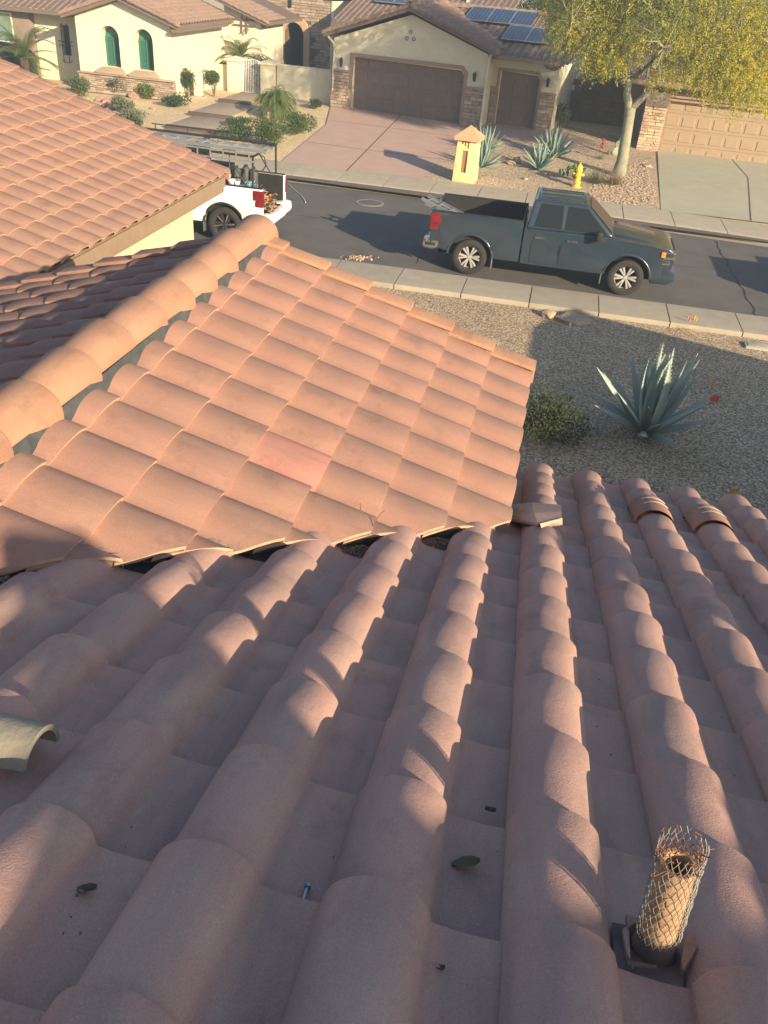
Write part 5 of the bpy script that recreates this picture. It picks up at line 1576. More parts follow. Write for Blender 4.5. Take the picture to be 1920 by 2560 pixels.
def leaf_quad(m, p, d, n, L, W):
    s = d.cross(n)
    if s.length < 1e-4: return
    s.normalize()
    m.v += [p - d * L * .5, p + s * W, p + d * L * .5, p - s * W]
    k = len(m.v)
    m.f.append((k - 4, k - 3, k - 2, k - 1))
def rv():
    while True:
        v = Vector((random.uniform(-1, 1), random.uniform(-1, 1), random.uniform(-1, 1)))
        if .05 < v.length < 1: return v.normalized()
def shrub_mesh(seed, r, h, n, L, W, lumps=7, flat=.8):
    random.seed(seed)
    m = MB()
    cs = []
    for _ in range(lumps):
        a = random.uniform(0, 6.28); q = random.uniform(0, .62) * r
        cs.append((Vector((q * math.cos(a), q * math.sin(a), h * random.uniform(.38, .68))), random.uniform(.34, .58)))
    for _ in range(n):
        c, k = random.choice(cs)
        v = rv()
        rr = (random.random() ** .35)
        p = c + Vector((v.x * r * k * rr * 1.15, v.y * r * k * rr * 1.15, v.z * h * k * rr * .85))
        if p.z < .02: p.z = random.uniform(.02, .1)
        d = (v + rv() * .9 + UP * .35).normalized()
        leaf_quad(m, p, d, rv(), L * random.uniform(.7, 1.4), W * random.uniform(.7, 1.3))
    return m
def shrub(label, px, py, r, h, mt, n=1400, L=.075, W=.022, stem=0, seed=None, name='shrub', z=None, twigs=10, group=None, lumps=7):
    P = gp(px, py)
    r *= 1.22; n = int(n * 1.2)
    if z is not None: P.z = z
    t = thing(name, label, 'shrub', P, random.uniform(0, 6), group)
    m = shrub_mesh(seed or int(px * 7 + py), r, h - stem, n, L, W, lumps)
    for v in m.v: v.z += stem
    m.build('foliage', mt, t, recalc=False)
    s = MB()
    for k in range(twigs):
        a = random.uniform(0, 6.28); q = random.uniform(.2, .7) * r
        s.tube([(random.gauss(0, .02), random.gauss(0, .02), -.03), (q * .4 * math.cos(a), q * .4 * math.sin(a), stem * .7 + .1), (q * math.cos(a), q * math.sin(a), stem + (h - stem) * random.uniform(.4, .8))], [.018, .012, .005], 5)
    s.build('stem', M_TWIG, t)
    return t
GL = 'shrubs in the gravel before the left house'
shrub('loose leggy green shrub at the left end of the stone base', 205, 240, .5, .85, L_SHRUB, 1300, group=GL)
shrub('dark spreading shrub in front of the left arched window', 292, 236, .62, .72, L_SHRUBD, 1500, group=GL)
shrub('bright green round shrub in front of the right arched window', 371, 247, .5, .66, L_LIME, 1500, group=GL)
shrub('tall round dark shrub at the lit corner of the left house', 468, 243, .55, 1.15, L_SHRUBD, 2200, stem=.28, group=GL)
shrub('round shrub on a short bare trunk beside the sunlit garden wall', 535, 240, .5, 1.1, L_SHRUB, 1700, stem=.42, group=GL)
shrub('low spreading shrub out in the gravel before the lit corner shrub', 442, 266, .55, .5, L_SHRUBD, 1400, group=GL)
shrub('pale spiky grey-green shrub among the pink rocks', 308, 282, .5, .62, L_GREY, 1300, .2, .012, group=GL, lumps=4)
shrub('straggly grey bush below the pink rocks', 335, 300, .62, .42, L_GREY, 1200, group=GL)
shrub('small green shrub cut off by the salmon roof edge', 330, 318, .4, .4, L_SHRUB, 900, group=GL)
GR = 'shrubs in the gravel between the path and the driveway'
shrub('dense round green shrub nearest the pink driveway', 740, 334, .68, .92, L_SHRUB, 2600, group=GR)
shrub('dense green shrub behind the end of the truck ladder', 676, 366, .82, 1.0, L_SHRUB, 3000, group=GR)
shrub('flat-topped small shrub in the gravel right of the path', 594, 318, .48, .36, L_SHRUBD, 1000, stem=.08, group=GR)
shrub('low green shrub just above the truck ladder', 590, 350, .62, .55, L_SHRUB, 1500, group=GR)
shrub('dim shrub in the shade against the garden wall', 762, 232, .45, .7, L_SHRUBD, 1000, group=GR)
shrub('dim feathery shrub in the shade by the stone column', 812, 246, .4, .75, L_GREY, 800, .2, .01, group=GR, lumps=4)
shrub('small dim bush at the shaded corner of the driveway', 787, 272, .32, .45, L_SHRUBD, 700, group=GR)
shrub('shaded conical shrub at the right corner of the second garage', 1398, 322, .35, 1.1, L_SHRUBD, 1000)
shrub('dense green bush growing below the terracotta roof eave in the near yard', 1342, 1165, .62, .7, L_BUSH, 5200, .045, .011, z=.04, lumps=10)
# palms and cycad
def frond(m, base, az, el, L, droop, nl, ll, lw):
    pts = []
    d = Vector((math.cos(az) * math.cos(el), math.sin(az) * math.cos(el), math.sin(el)))
    p = Vector(base); N = nl
    prev = p.copy()
    for i in range(N + 1):
        t = i / N
        pts.append(p.copy())
        d2 = (d - UP * droop * t).normalized()
        p = p + d2 * (L / N)
        if i > 1:
            side = d2.cross(UP).normalized(); nn = side.cross(d2)
            for s in (1, -1):
                ld = (side * s + d2 * .75 - UP * .18 + nn * .35).normalized()
                l = ll * math.sin(math.pi * (.12 + .82 * t)) * random.uniform(.85, 1.15)
                a = pts[-1]; w_ = d2 * lw
                tip = a + ld * l - UP * l * .18
                k = len(m.v)
                m.v += [a - w_, a + w_, (a + tip) * .5 + w_ * .9, tip, (a + tip) * .5 - w_ * .9]
                m.f.append((k, k + 1, k + 2, k + 3, k + 4))
    return pts
def palm(label, P, h, n, L, droop, nl=26, ll=.28, lw=.011, el=(.2, 1.3), trunk_r=.1, name='palm', mt=None):
    t = thing(name, label, 'palm', P)
    m = MB(); st = MB()
    for k in range(n):
        az = k * 2.399 + random.gauss(0, .15); e_ = el[0] + (el[1] - el[0]) * random.random()
        pts = frond(m, (0, 0, h), az, e_, L * random.uniform(.8, 1.1), droop, nl, ll, lw)
        st.tube(pts[::3] + [pts[-1]], [.014] * (len(pts[::3])) + [.003], 4, cap=False)
    m.build('frond', mt or L_PALM, t, recalc=False); st.build('frond_rib', L_LIME, t)
    tr = MB(); tr.lathe([(trunk_r * 1.2, -.1), (trunk_r, h * .5), (trunk_r * 1.15, h), (0, h + .1)], 10); tr.build('trunk', M_TWIG, t)
    return t
random.seed(5)
palm('large feather palm with arching fronds at the far left, above the salmon roof', at_y(62, 165, 37.6) * 1.0 - UP * .2, .5, 26, 2.3, 1.1, 40, .42, .013, (.15, 1.35), .16)
c_ = gp(690, 292)
palm('bushy round palm between the path and the driveway', c_, .6, 95, 1.2, 1.9, 26, .26, .008, (-.2, 1.5), .18)
palm('small feather palm rising behind the sunlit garden wall', Vector((-16.0, 44.6, .6)), 1.3, 26, 1.8, 1.2, 30, .32, .012, (.2, 1.3), .08)
palm('second thin feather palm left of the one behind the garden wall', Vector((-17.0 + .5, 44.2, .6)), .7, 10, 1.0, 1.3, 20, .2, .012, (.3, 1.3), .06)
shrub('dark rounded shrub behind the garden wall beside the small palms', 600, 200, .9, 1.5, L_SHRUBD, 1500, z=.6)
bpy.data.objects['shrub.018'].location = (-15.3, 44.9, .6)
palm('dim palm in the gap between the middle house and the palo verde', Vector((at_y(1425, 190, 47).x, 47, .5)), .9, 14, 1.3, 1.1, 20, .26, .014, (.2, 1.3), .08, mt=L_TREE)
# agaves: thick channelled leaves with a toothed edge
def agave(label, P, n, L, W, el=(.35, 1.45), mt=M_AGAVE, teeth=True, name='agave', group=None, seed=1, curl=.25):
    random.seed(seed)
    t = thing(name, label, 'agave', P, 0, group)
    for k in range(n):
        f = k / max(1, n - 1)
        az = k * 2.39996 + random.gauss(0, .12)
        e_ = el[1] - (el[1] - el[0]) * f ** .9 + random.gauss(0, .05)
        l = L * (.72 + .28 * math.sin(math.pi * min(1, .25 + f * .8))) * random.uniform(.88, 1.08)
        w0 = W * random.uniform(.9, 1.1)
        N = 12
        m = MB(); vs = []; cl = []
        r0 = .02 + .07 * f * L
        p = Vector((math.cos(az) * r0, math.sin(az) * r0, .05 - .02 * f))
        e = e_
        bend = random.uniform(-.1, 1) * curl
        for i in range(N + 1):
            s = i / N
            d = Vector((math.cos(az) * math.cos(e), math.sin(az) * math.cos(e), math.sin(e)))
            side = Vector((-math.sin(az), math.cos(az), 0)); nn = side.cross(d)
            wd = w0 * (.62 + 1.15 * s - .25 * s * s) if s < .35 else w0 * 1.0 * (1 - ((s - .35) / .65) ** 1.7) + .002
            ch = wd * .42; th = (.028 * L * (1 - s) ** .8 + .003)
            vs += [p - side * wd - nn * 0 + nn * ch * -.9 * -1, p - side * wd * .5 - nn * ch * .15, p - nn * ch * .45, p + side * wd * .5 - nn * ch * .15, p + side * wd + nn * ch * .9, p + side * wd * .45 - nn * (ch * .35 + th), p - nn * (ch * .6 + th * 1.3), p - side * wd * .45 - nn * (ch * .35 + th)]
            cl.append((p.copy(), d, side, nn, wd, ch))
            p = p + d * (l / N)
            e += bend * .12 * (1 if e_ > .9 else -.4)
        fs = [(i * 8 + a, i * 8 + (a + 1) % 8, (i + 1) * 8 + (a + 1) % 8, (i + 1) * 8 + a) for i in range(N) for a in range(8)]
        fs += [tuple(range(7, -1, -1))]
        m.add(vs, fs)
        if teeth:
            for i in range(2, N):
                for sgn in (-1, 1):
                    q, d, side, nn, wd, ch = cl[i]
                    for o_ in (0, .5):
                        b = q + d * (l / N) * o_ + side * sgn * wd * (1 if o_ == 0 else .97) + nn * ch * .9
                        m.add([b - d * .012, b + d * .012, b + side * sgn * .018 + d * .006], [(0, 1, 2)])
        m.build('leaf', mt, t, smooth=50, recalc=False)
    return t
AG = at(1612, 1085, .04)
agave('large blue-grey agave with sunlit toothed leaf tips standing in the shaded near gravel', AG, 32, 1.42, .08, (.42, 1.5), seed=4, curl=.5)
agave('tiny agave pup left of the large agave in the near gravel', at(1494, 1096, .04), 8, .42, .022, (.6, 1.4), seed=9)
AGS = 'agaves in the gravel bed behind the mailbox pillar'
agave('blue agave directly behind the mailbox pillar, nearest the street', gp(1203, 420), 22, 1.0, .055, (.3, 1.5), M_AGAVEF, False, group=AGS, seed=12)
agave('blue agave behind the mailbox pillar roof, beside the driveway', gp(1212, 380), 22, 1.0, .055, (.3, 1.5), M_AGAVEF, False, group=AGS, seed=13)
agave('front agave of the pair in the middle of the gravel bed', gp(1346, 424), 24, 1.0, .055, (.3, 1.5), M_AGAVEF, False, group=AGS, seed=14)
agave('rear agave of the pair, partly hidden by the front one', gp(1382, 394), 26, 1.15, .06, (.3, 1.5), M_AGAVEF, False, group=AGS, seed=15)
# prickly pear
random.seed(21)
pc = thing('prickly_pear', 'dark prickly pear cactus of round pads behind the yellow hydrant', 'cactus', gp(1428, 452))
M_PAD = mat('cactus_pad', (.075, .12, .06), (.11, .15, .08), sc=5, rough=.7)
def pad(t, p, r, rz, tilt):
    m = MB(); m.lathe([(0, -.025), (.6, -.022), (.93, -.012), (1, 0), (.93, .012), (.6, .022), (0, .025)], 16, Matrix.Diagonal((r, r * 1.25, 1, 1)))
    o = m.build('pad', M_PAD, t, smooth=60)
    o.matrix_basis = Matrix.Translation(p) @ Matrix.Rotation(rz, 4, 'Z') @ Matrix.Rotation(rad(90) + tilt, 4, 'X')
for k in range(19):
    a = random.uniform(0, 6.28); q = random.uniform(.05, .42)
    pad(pc, Vector((q * math.cos(a) * 1.3, q * math.sin(a) * .7, random.uniform(.12, .50))), random.uniform(.085, .13), random.uniform(0, 3.1), random.gauss(0, .35))
pc2 = thing('prickly_pear', 'pale cactus pads stacked behind the palo verde trunk', 'cactus', gp(1537, 390))
for p, r in (((0, 0, .16), .14), ((.05, 0, .42), .13), ((.14, 0, .62), .10), ((-.22, .05, .1), .09)): pad(pc2, Vector(p), r, random.uniform(-.4, .4), .1)
for o in pc2.children: o.data.materials.clear(); o.data.materials.append(mat('pale_cactus_pad', (.22, .26, .17), (.28, .31, .22), sc=5, rough=.7) if 'pale_cactus_pad' not in bpy.data.materials else bpy.data.materials['pale_cactus_pad'])
# dry grasses
def tuft(label, P, n, L, spread, mt, name='grass_tuft', cat='grass tuft', droop=.8):
    t = thing(name, label, cat, P)
    m = MB()
    for _ in range(n):
        a = random.uniform(0, 6.28); e = random.uniform(.25, 1.4)
        d = Vector((math.cos(a) * math.cos(e), math.sin(a) * math.cos(e), math.sin(e)))
        p = Vector((random.gauss(0, spread), random.gauss(0, spread), 0)); s = d.cross(UP).normalized() * .007
        l = L * random.uniform(.6, 1.1)
        k = len(m.v)
        for i in range(5):
            m.v += [p - s * (1 - i * .22), p + s * (1 - i * .22)]
            p = p + (d - UP * droop * i * .25).normalized() * l / 4
        m.f += [(k + 2 * i, k + 2 * i + 1, k + 2 * i + 3, k + 2 * i + 2) for i in range(4)]
    m.build('blade', mt, t, recalc=False)
    return t
L_DRY = leaf_mat('dry_grass', (.20, .16, .09), (.27, .21, .13), .2); L_GRASS = leaf_mat('green_grass', (.10, .12, .055), (.16, .17, .08), .2)
tuft('wispy dry grass tuft at the foot of the palo verde, right part', gp(1535, 462), 260, .7, .08, L_DRY)
tuft('grey-green drooping grass tuft between the hydrant and the palo verde', gp(1490, 458), 260, .75, .12, L_GRASS)
tuft('tall dry grass plume in the shade by the garden wall', Vector((-12.2, 43.3, .55)), 60, 1.6, .1, L_DRY, droop=.15)
tuft('thin dry grass plume beside the right gate post', Vector((-13.3, 43.4, .55)), 50, 1.7, .1, L_DRY, droop=.15)
fl = tuft('low red yucca with pink flower spike left of the palo verde trunk', gp(1500, 398), 60, .5, .05, L_GREY, 'red_yucca', 'plant')
m = MB()
for _ in range(90): leaf_quad(m, Vector((random.gauss(0, .05), random.gauss(0, .05), random.uniform(.35, .75))), rv(), rv(), .07, .025)
m.build('flower', mat('pink_flower', (.50, .10, .10), (.42, .08, .10), rough=.7), fl, recalc=False)
# ------------------------------------------------------------------ palo verde
random.seed(31)
TB = gp(1545, 440); TB.z -= .03
pvt = thing('palo_verde_tree', 'yellow-green palo verde tree with pale forked trunk between the two driveways', 'tree', TB)
TY = TB.y
def tl(px, py, dy=0): return at_y(px, py, TY + dy) - TB
tk = MB()
fork = tl(1576, 268)
base_pts = [Vector((0, 0, 0)), tl(1556, 400), tl(1564, 350), tl(1572, 300), fork]
tk.tube(base_pts, [.27, .205, .19, .18, .20], 14)
limbs = []
def limb(pts, r0, r1):
    n = len(pts)
    tk.tube(pts, [r0 + (r1 - r0) * i / (n - 1) for i in range(n)], 10)
    limbs.append((pts, r0, r1))
limb([fork - UP * .1, tl(1567, 235), tl(1572, 205), tl(1560, 170, .3), tl(1558, 120, .4), tl(1545, 60, .3), tl(1540, 10)], .15, .05)
limb([fork - UP * .1, tl(1605, 245, -.1), tl(1632, 212, -.2), tl(1640, 180, -.3), tl(1680, 130, -.4), tl(1740, 70, -.5), tl(1800, 20)], .13, .04)
limb([tl(1572, 205), tl(1595, 185, .2), tl(1625, 160, .6), tl(1650, 120, .9), tl(1640, 50, 1.2)], .09, .03)
limb([tl(1560, 170, .3), tl(1520, 130, -.4), tl(1480, 90, -.8), tl(1430, 50, -1)], .07, .025)
limb([tl(1558, 120, .4), tl(1600, 80, -.6), tl(1625, 20, -1.2)], .06, .025)
limb([tl(1680, 130, -.4), tl(1760, 140, -.9), tl(1840, 120, -1.0), tl(1920, 110, -1)], .05, .02)
limb([tl(1640, 180, -.3), tl(1650, 170, -1.2), tl(1660, 120, -1.8)], .05, .02)
tk.build('trunk', M_BARK, pvt, smooth=60)
# drooping sprays of tiny leaflets
blobs = [  # px, py, depth, radius across, radius up, weight
    (1470, 30, .0, 1.4, 1.0, 1.0), (1560, -20, .5, 1.7, 1.4, 1.5), (1660, 10, -.2, 1.8, 1.5, 1.6), (1760, 40, -.4, 1.7, 1.6, 1.6), (1850, 70, -.2, 1.5, 1.9, 1.7),
    (1930, 90, 0, 1.6, 2.0, 1.5), (1430, 60, -.5, .75, .6, .55), (1500, 100, -.6, .75, .8, .65), (1545, 110, -1.0, .6, .7, .45), (1650, 60, -1.2, 1.2, .8, .7), (1800, 150, -.8, 1.2, 1.0, .9), (1880, 170, -.6, 1.1, 1.2, 1.0), (1720, 110, 1.0, 1.0, .9, .4),
    (1600, -90, .5, 2.4, 1.5, 1.2), (1780, -100, .5, 2.6, 1.7, 1.2), (1950, -60, .3, 2.2, 1.9, 1.0), (1425, -20, .6, 1.2, .8, .6), (2050, 60, 0, 2, 2.2, .8),
    (1470, -130, .4, 1.9, 1.3, 1.0), (1580, -210, .3, 2.2, 1.5, 1.2), (1700, -250, .3, 2.3, 1.5, 1.2), (1820, -220, .2, 2.2, 1.5, 1.0), (1530, -60, 1.2, 1.8, 1.4, .9), (1650, -120, 1.4, 1.9, 1.4, .8),
    (1490, -170, -3.0, 1.7, 1.2, .9), (1570, -210, -3.2, 1.9, 1.3, .9)]
lf = MB(); bl = MB(); tw = MB()
tot = sum(b[5] for b in blobs)
NS = 13500
def spray(p, L, dr, lf=lf):
    d = (rv() * .8 + Vector((0, 0, -.1)) + dr * .5).normalized()
    k = int(L / .055)
    for i in range(k):
        d = (d + Vector((0, 0, -.13)) + rv() * .22).normalized()
        p = p + d * .055
        for _ in range(3):
            o = rv() * .06
            leaf_quad(lf, p + o, (d + rv() * .9).normalized(), rv(), random.uniform(.04, .075), random.uniform(.008, .014))
for b in blobs:
    c = tl(b[0], b[1], b[2])
    for _ in range(int(NS * b[5] / tot)):
        v = rv() * random.random() ** .4
        dr = v.normalized()
        outer = max(0, v.x * .45 - v.y * .5 - v.z * .2) + (.30 if b[0] > 1780 else 0) + (.22 if b[1] > 95 else 0)  # sunlit yellow of the outer crown put into a second leaf colour
        spray(c + Vector((v.x * b[3], v.y * b[3] * .9, v.z * b[4])), random.uniform(.35, .95), dr, bl if random.random() < outer * 1.25 else lf)
# a few long hanging strands
for px, py, L in ((1520, 150, .9), (1540, 160, .8), (1475, 160, .7), (1500, 130, 1.0), (1660, 170, 1.0), (1680, 190, .7), (1640, 190, .8), (1780, 205, 1.0), (1800, 215, .8), (1760, 190, .8), (1850, 200, 1.0), (1880, 215, .9), (1830, 205, .7), (1700, 160, .9), (1905, 190, .8), (1740, 175, 1.)):
    for _ in range(16):
        c = tl(px + random.gauss(0, 9), py + random.gauss(-10, 10), -1.0 + random.gauss(0, .2))
        spray(c, L * random.uniform(.6, 1), Vector((0, 0, -.5)), bl if random.random() < .7 else lf)
lf.build('crown', L_VERDE, pvt, recalc=False); bl.build('lit_blossom', L_LITBLOOM, pvt, recalc=False)
# branches inside the crown
for pts, r0, r1 in limbs:
    for _ in range(9):
        a = random.choice(pts[2:]); e = a + rv() * random.uniform(.6, 1.5) + UP * .3
        br_ = MB(); br_.tube([a, (a + e) / 2 + rv() * .12, e], [.028, .018, .006], 5)
        br_.build('branch', M_BARK, pvt)
# ------------------------------------------------------------------ trees behind the houses
def back_tree(label, P, blobs_, n, L=.16, mt=L_TREE, name='evergreen_tree', group='trees behind the houses'):
    t = thing(name, label, 'tree', P, 0, group)
    m = MB()
    tot = sum(b[4] for b in blobs_)
    for b in blobs_:
        for _ in range(int(n * b[4] / tot)):
            v = rv() * random.random() ** .35
            leaf_quad(m, Vector((b[0] + v.x * b[3], b[1] + v.y * b[3], b[2] + v.z * b[3] * .9)), (v + rv()).normalized(), rv(), L * random.uniform(.7, 1.4), L * .25)
    m.build('crown', mt, t, recalc=False)
    k = MB(); k.tube([(0, 0, 0), (.05, 0, 1.5), (0, 0, blobs_[0][2])], [.2, .16, .08], 8); k.build('trunk', M_BARK, t)
    return t
bt = lambda px, y: Vector((at_y(px, 60, y).x, y, .5))
back_tree('dark tree standing behind the solar panels of the middle house', bt(1330, 52.5), [(0, 0, 3.2, 1.5, 1), (.8, .2, 4.4, 1.3, .8), (-.7, 0, 4.2, 1.2, .7), (1.6, 0, 3.2, 1.3, .8)], 5200)
back_tree('olive tree behind the right end of the solar roof, half behind the palo verde', bt(1400, 54), [(0, 0, 3.0, 1.6, 1), (1.0, .2, 4.6, 1.5, .8), (-.5, 0, 4.8, 1.3, .7)], 4200, mt=L_SHRUB)
back_tree('dark tree in the side yard behind the palo verde trunk', bt(1520, 48.5), [(0, 0, 2.0, 1.1, 1), (.7, .2, 2.9, 1.0, .8), (-.3, 0, 3.2, .9, .7)], 3600)
# ------------------------------------------------------------------ rocks
def rock_mesh(seed, mt):
    random.seed(seed)
    bm = bmesh.new(); bmesh.ops.create_icosphere(bm, subdivisions=2, radius=1)
    o = Vector((random.uniform(0, 50), seed, 3))
    for v in bm.verts:
        v.co *= 1 + .55 * noise.noise(v.co * 1.1 + o) + .2 * noise.noise(v.co * 2.6 + o)
    me = bpy.data.meshes.new('rock'); bm.to_mesh(me); bm.free()
    me.materials.append(mt)
    return me
RM = [rock_mesh(s, M_ROCKP) for s in range(5)]
RT_ = [rock_mesh(s + 20, M_ROCK) for s in range(5)]
def rock(px, py, s, label, mats=RT_, group=None, flat=.6, z=None):
    P = gp(px, py)
    if z is not None: P = at(px, py, z)
    o = bpy.data.objects.new('rock', random.choice(mats)); COL.objects.link(o)
    o.matrix_world = Matrix.Translation(P + UP * s * flat * .35) @ Matrix.Rotation(random.uniform(0, 6), 4, 'Z') @ Matrix.Diagonal((s * random.uniform(.9, 1.3), s, s * flat, 1))
    tag(o, label, 'rock', group)
random.seed(77)
PK = 'small pink rocks piled before the left house'
PKP = [(246, 252, .14), (252, 262, .11), (257, 249, .16), (262, 268, .12), (266, 256, .19), (271, 276, .13), (274, 262, .15), (279, 250, .12), (283, 272, .17), (288, 284, .12), (262, 281, .11), (296, 262, .13), (303, 290, .12), (312, 286, .10)]
PKA = ['small', 'rough', 'rounded']
PKB = ['topmost of the pile', 'left of the second row', 'beside the window shrub', 'left edge of the pile', 'largest of the pile', 'left of the spiky shrub', 'middle of the pile', 'nearest the stone base', 'above the spiky grey shrub', 'behind the straggly bush', 'lowest at the left', 'right edge of the pile', 'between the two grey bushes', 'under the spiky grey shrub']
for k, (x, y, q) in enumerate(PKP):
    rock(x, y, q, '%s rock in the loose pink pile before the left house, %s' % (PKA[k % 3], PKB[k]), RM, PK)
rock(337, 243, .30, 'largest pink boulder between the two window shrubs', RM)
rock(1276, 411, .17, 'low tan rock left of the pair of agaves', RT_)
rock(1291, 408, .15, 'pointed tan rock beside the low one left of the pair of agaves', RT_, flat=1.2)
rock(1314, 449, .10, 'single small tan rock near the sidewalk left of the hydrant', RT_)
rock(1615, 416, .20, 'flat pale rock next to the right driveway edge', RT_, flat=.35)
rock(382, 272, .10, 'small dark rock in the golden gravel below the round lime shrub', RM)
rock(672, 299, .16, 'upright little rock below the bushy round palm', RM, flat=1.3)
rock(1370, 790, .16, 'half-buried pale tan boulder at the top of the shaded near gravel', RT_, z=.06)
rock(1430, 803, .34, 'long low boulder lying in the shaded near gravel beside the pale one', RT_, flat=.3, z=.02)
# loose cobbles by the right driveway: more than one could count
random.seed(91)
cb = MB()
reg = [(1500, 470), (1640, 505), (1640, 405), (1590, 400), (1560, 440), (1480, 460)]
for _ in range(1500):
    while True:
        x = random.uniform(1470, 1640); y = random.uniform(400, 512)
        if y > 400 + max(0, (1600 - x)) * .55: break
    P = gp(x, y)
    if P.y < 30.0 or P.x > 3.45: continue
    s = random.uniform(.025, .06)
    M = Matrix.Translation(P + UP * s * .2) @ Matrix.Rotation(random.uniform(0, 6.28), 4, 'Z') @ Matrix.Diagonal((s * 1.25, s, s * .7, 1))
    cb.add([(1, 0, 0), (.3, .9, .1), (-.8, .6, 0), (-.8, -.6, .1), (.4, -.9, 0), (.5, .3, .8), (-.5, .2, .75), (0, -.5, .85)],
           [(0, 1, 5), (1, 2, 6, 5), (2, 3, 6), (3, 7, 6), (3, 4, 7), (4, 0, 5, 7), (5, 6, 7)], M)
o = cb.build('cobble_gravel', M_ROCK); tag(o, 'loose tan cobbles spread along the edge of the right driveway', 'cobbles', None, 'stuff')

# ================================================================== SMALL STREET THINGS
# mailbox pillar
p0, p1 = gp(1131, 453), gp(1186, 461)
c_ = (p0 + p1) / 2; c_.y += .36; c_.z = .14
mp = thing('mailbox_pillar', 'yellow stucco mailbox pillar with hipped peach cap beside the pink driveway', 'mailbox pillar', c_, math.atan2(p1.y - p0.y, p1.x - p0.x))
m = MB(); b, t_ = .375, .33
m.hexa([(-b, -b, 0), (b, -b, 0), (b, b, 0), (-b, b, 0), (-t_, -t_, 1.33), (t_, -t_, 1.33), (t_, t_, 1.33), (-t_, t_, 1.33)])
M_PIL = mat('pillar_stucco', (.70, .55, .27), (.64, .49, .23), sc=4, rough=.95, bmp=.25, bsc=70)
sh = m.build('shaft', M_PIL, mp, bevel=.02)
punch(sh, [MB().box((-.12, -.6, .32), (.07, -.28, 1.02))])
m = MB(); m.box((-.118, -.30, .322), (.068, -.27, 1.018)); m.build('mailbox_door', mat('brown_mailbox', (.27, .14, .085), (.23, .12, .075), sc=4, rough=.7), mp)
m = MB(); m.box((-.43, -.43, 1.331), (.43, .43, 1.44)); m.add([(-.43, -.43, 1.4401), (.43, -.43, 1.4401), (.43, .43, 1.4401), (-.43, .43, 1.4401), (0, 0, 1.78)], [(0, 1, 4), (1, 2, 4), (2, 3, 4), (3, 0, 4)])
m.build('cap', mat('peach_cap', (.50, .30, .18), (.45, .27, .16), sc=4, rough=.9), mp)
m = MB()
for k, (w_, h_) in enumerate(((.03, .10), (.03, .16), (.03, .22))): m.box((-.15 + .10 * k, -.352, 1.32 - h_), (-.15 + .10 * k + w_, -.330, 1.315))
m.box((-.17, -.354, 1.285), (.10, -.331, 1.318))
m.build('address_digit', mat('dark_number', (.10, .06, .04), rough=.8), mp)
# hydrant
hp_ = gp(1440, 468)
hy = thing('fire_hydrant', 'yellow fire hydrant standing in the gravel bed in front of the prickly pear', 'fire hydrant', hp_)
M_HYD = mat('yellow_hydrant_paint', (.72, .46, .05), (.66, .41, .045), sc=5, rough=.45)
m = MB(); m.lathe([(0, 0), (.17, 0), (.17, .04), (.12, .05), (.105, .10), (.10, .52), (.125, .53), (.125, .57), (.115, .58), (.11, .64), (.085, .71), (.05, .75), (0, .76)], 20); m.build('barrel', M_HYD, hy, smooth=40)
m = MB(); m.lathe([(0, .75), (.03, .75), (.03, .81), (0, .81)], 5); m.build('operating_nut', M_HYD, hy)
for a, l, r in ((0, .19, .055), (math.pi, .19, .055), (-math.pi / 2, .21, .075)):
    m = MB(); m.lathe([(0, 0), (r * .8, 0), (r * .8, l - .06), (r, l - .055), (r, l - .01), (r * .5, l), (.018, l), (.018, l + .03), (0, l + .03)], 14, Matrix.Translation((0, 0, .42)) @ Matrix.Rotation(a, 4, 'Z') @ Matrix.Rotation(rad(90), 4, 'Y'))
    m.build('outlet_cap', M_HYD, hy, smooth=40)
m = MB(); m.lathe([(.1, .15), (.14, .151), (.14, .185), (.1, .186)], 16); m.build('flange', M_HYD, hy, smooth=30)
# pedestal box by the left house
bx = thing('utility_box', 'cream utility pedestal box on a slab by the lit wall of the left house', 'utility box', gp(497, 243))
m = MB(); m.box((-.17, -.15, .06), (.17, .15, .98)); m.build('cabinet', M_STUC2, bx, bevel=.02)
m = MB(); m.box((-.3, -.28, -.05), (.3, .28, .059)); m.build('slab', M_CONC, bx, bevel=.01)
# striped flag on the corner of the second garage
fg = thing('flag', 'red, white and blue striped flag hanging at the right corner of the second garage', 'flag', at_y(1388, 180, 41.6))
MR, MW_, MB_ = mat('flag_red', (.30, .06, .08), rough=.8), mat('flag_white', (.62, .58, .56), rough=.8), mat('flag_blue', (.05, .07, .16), rough=.8)
fx = [0, .10, .20, .30]
for k in range(9):
    z0 = .25 - k * .1; m = MB()
    def Fp(i, z): return (fx[i] - .14 - (z - .25) * -.14, -.06 + .03 * math.sin(i * 2.0 + z * 3), z - .06 * i)
    m.add([Fp(i, z0) for i in range(4)] + [Fp(i, z0 - .1) for i in range(4)], [(i, i + 1, i + 5, i + 4) for i in range(3)])
    m.build('stripe', MB_ if k == 0 else (MR if k % 2 else MW_), fg, recalc=False)
m = MB(); m.tube([(-.1, .25, .1), (-.12, -.1, .42)], .015, 6); m.build('pole', M_WHITE, fg)
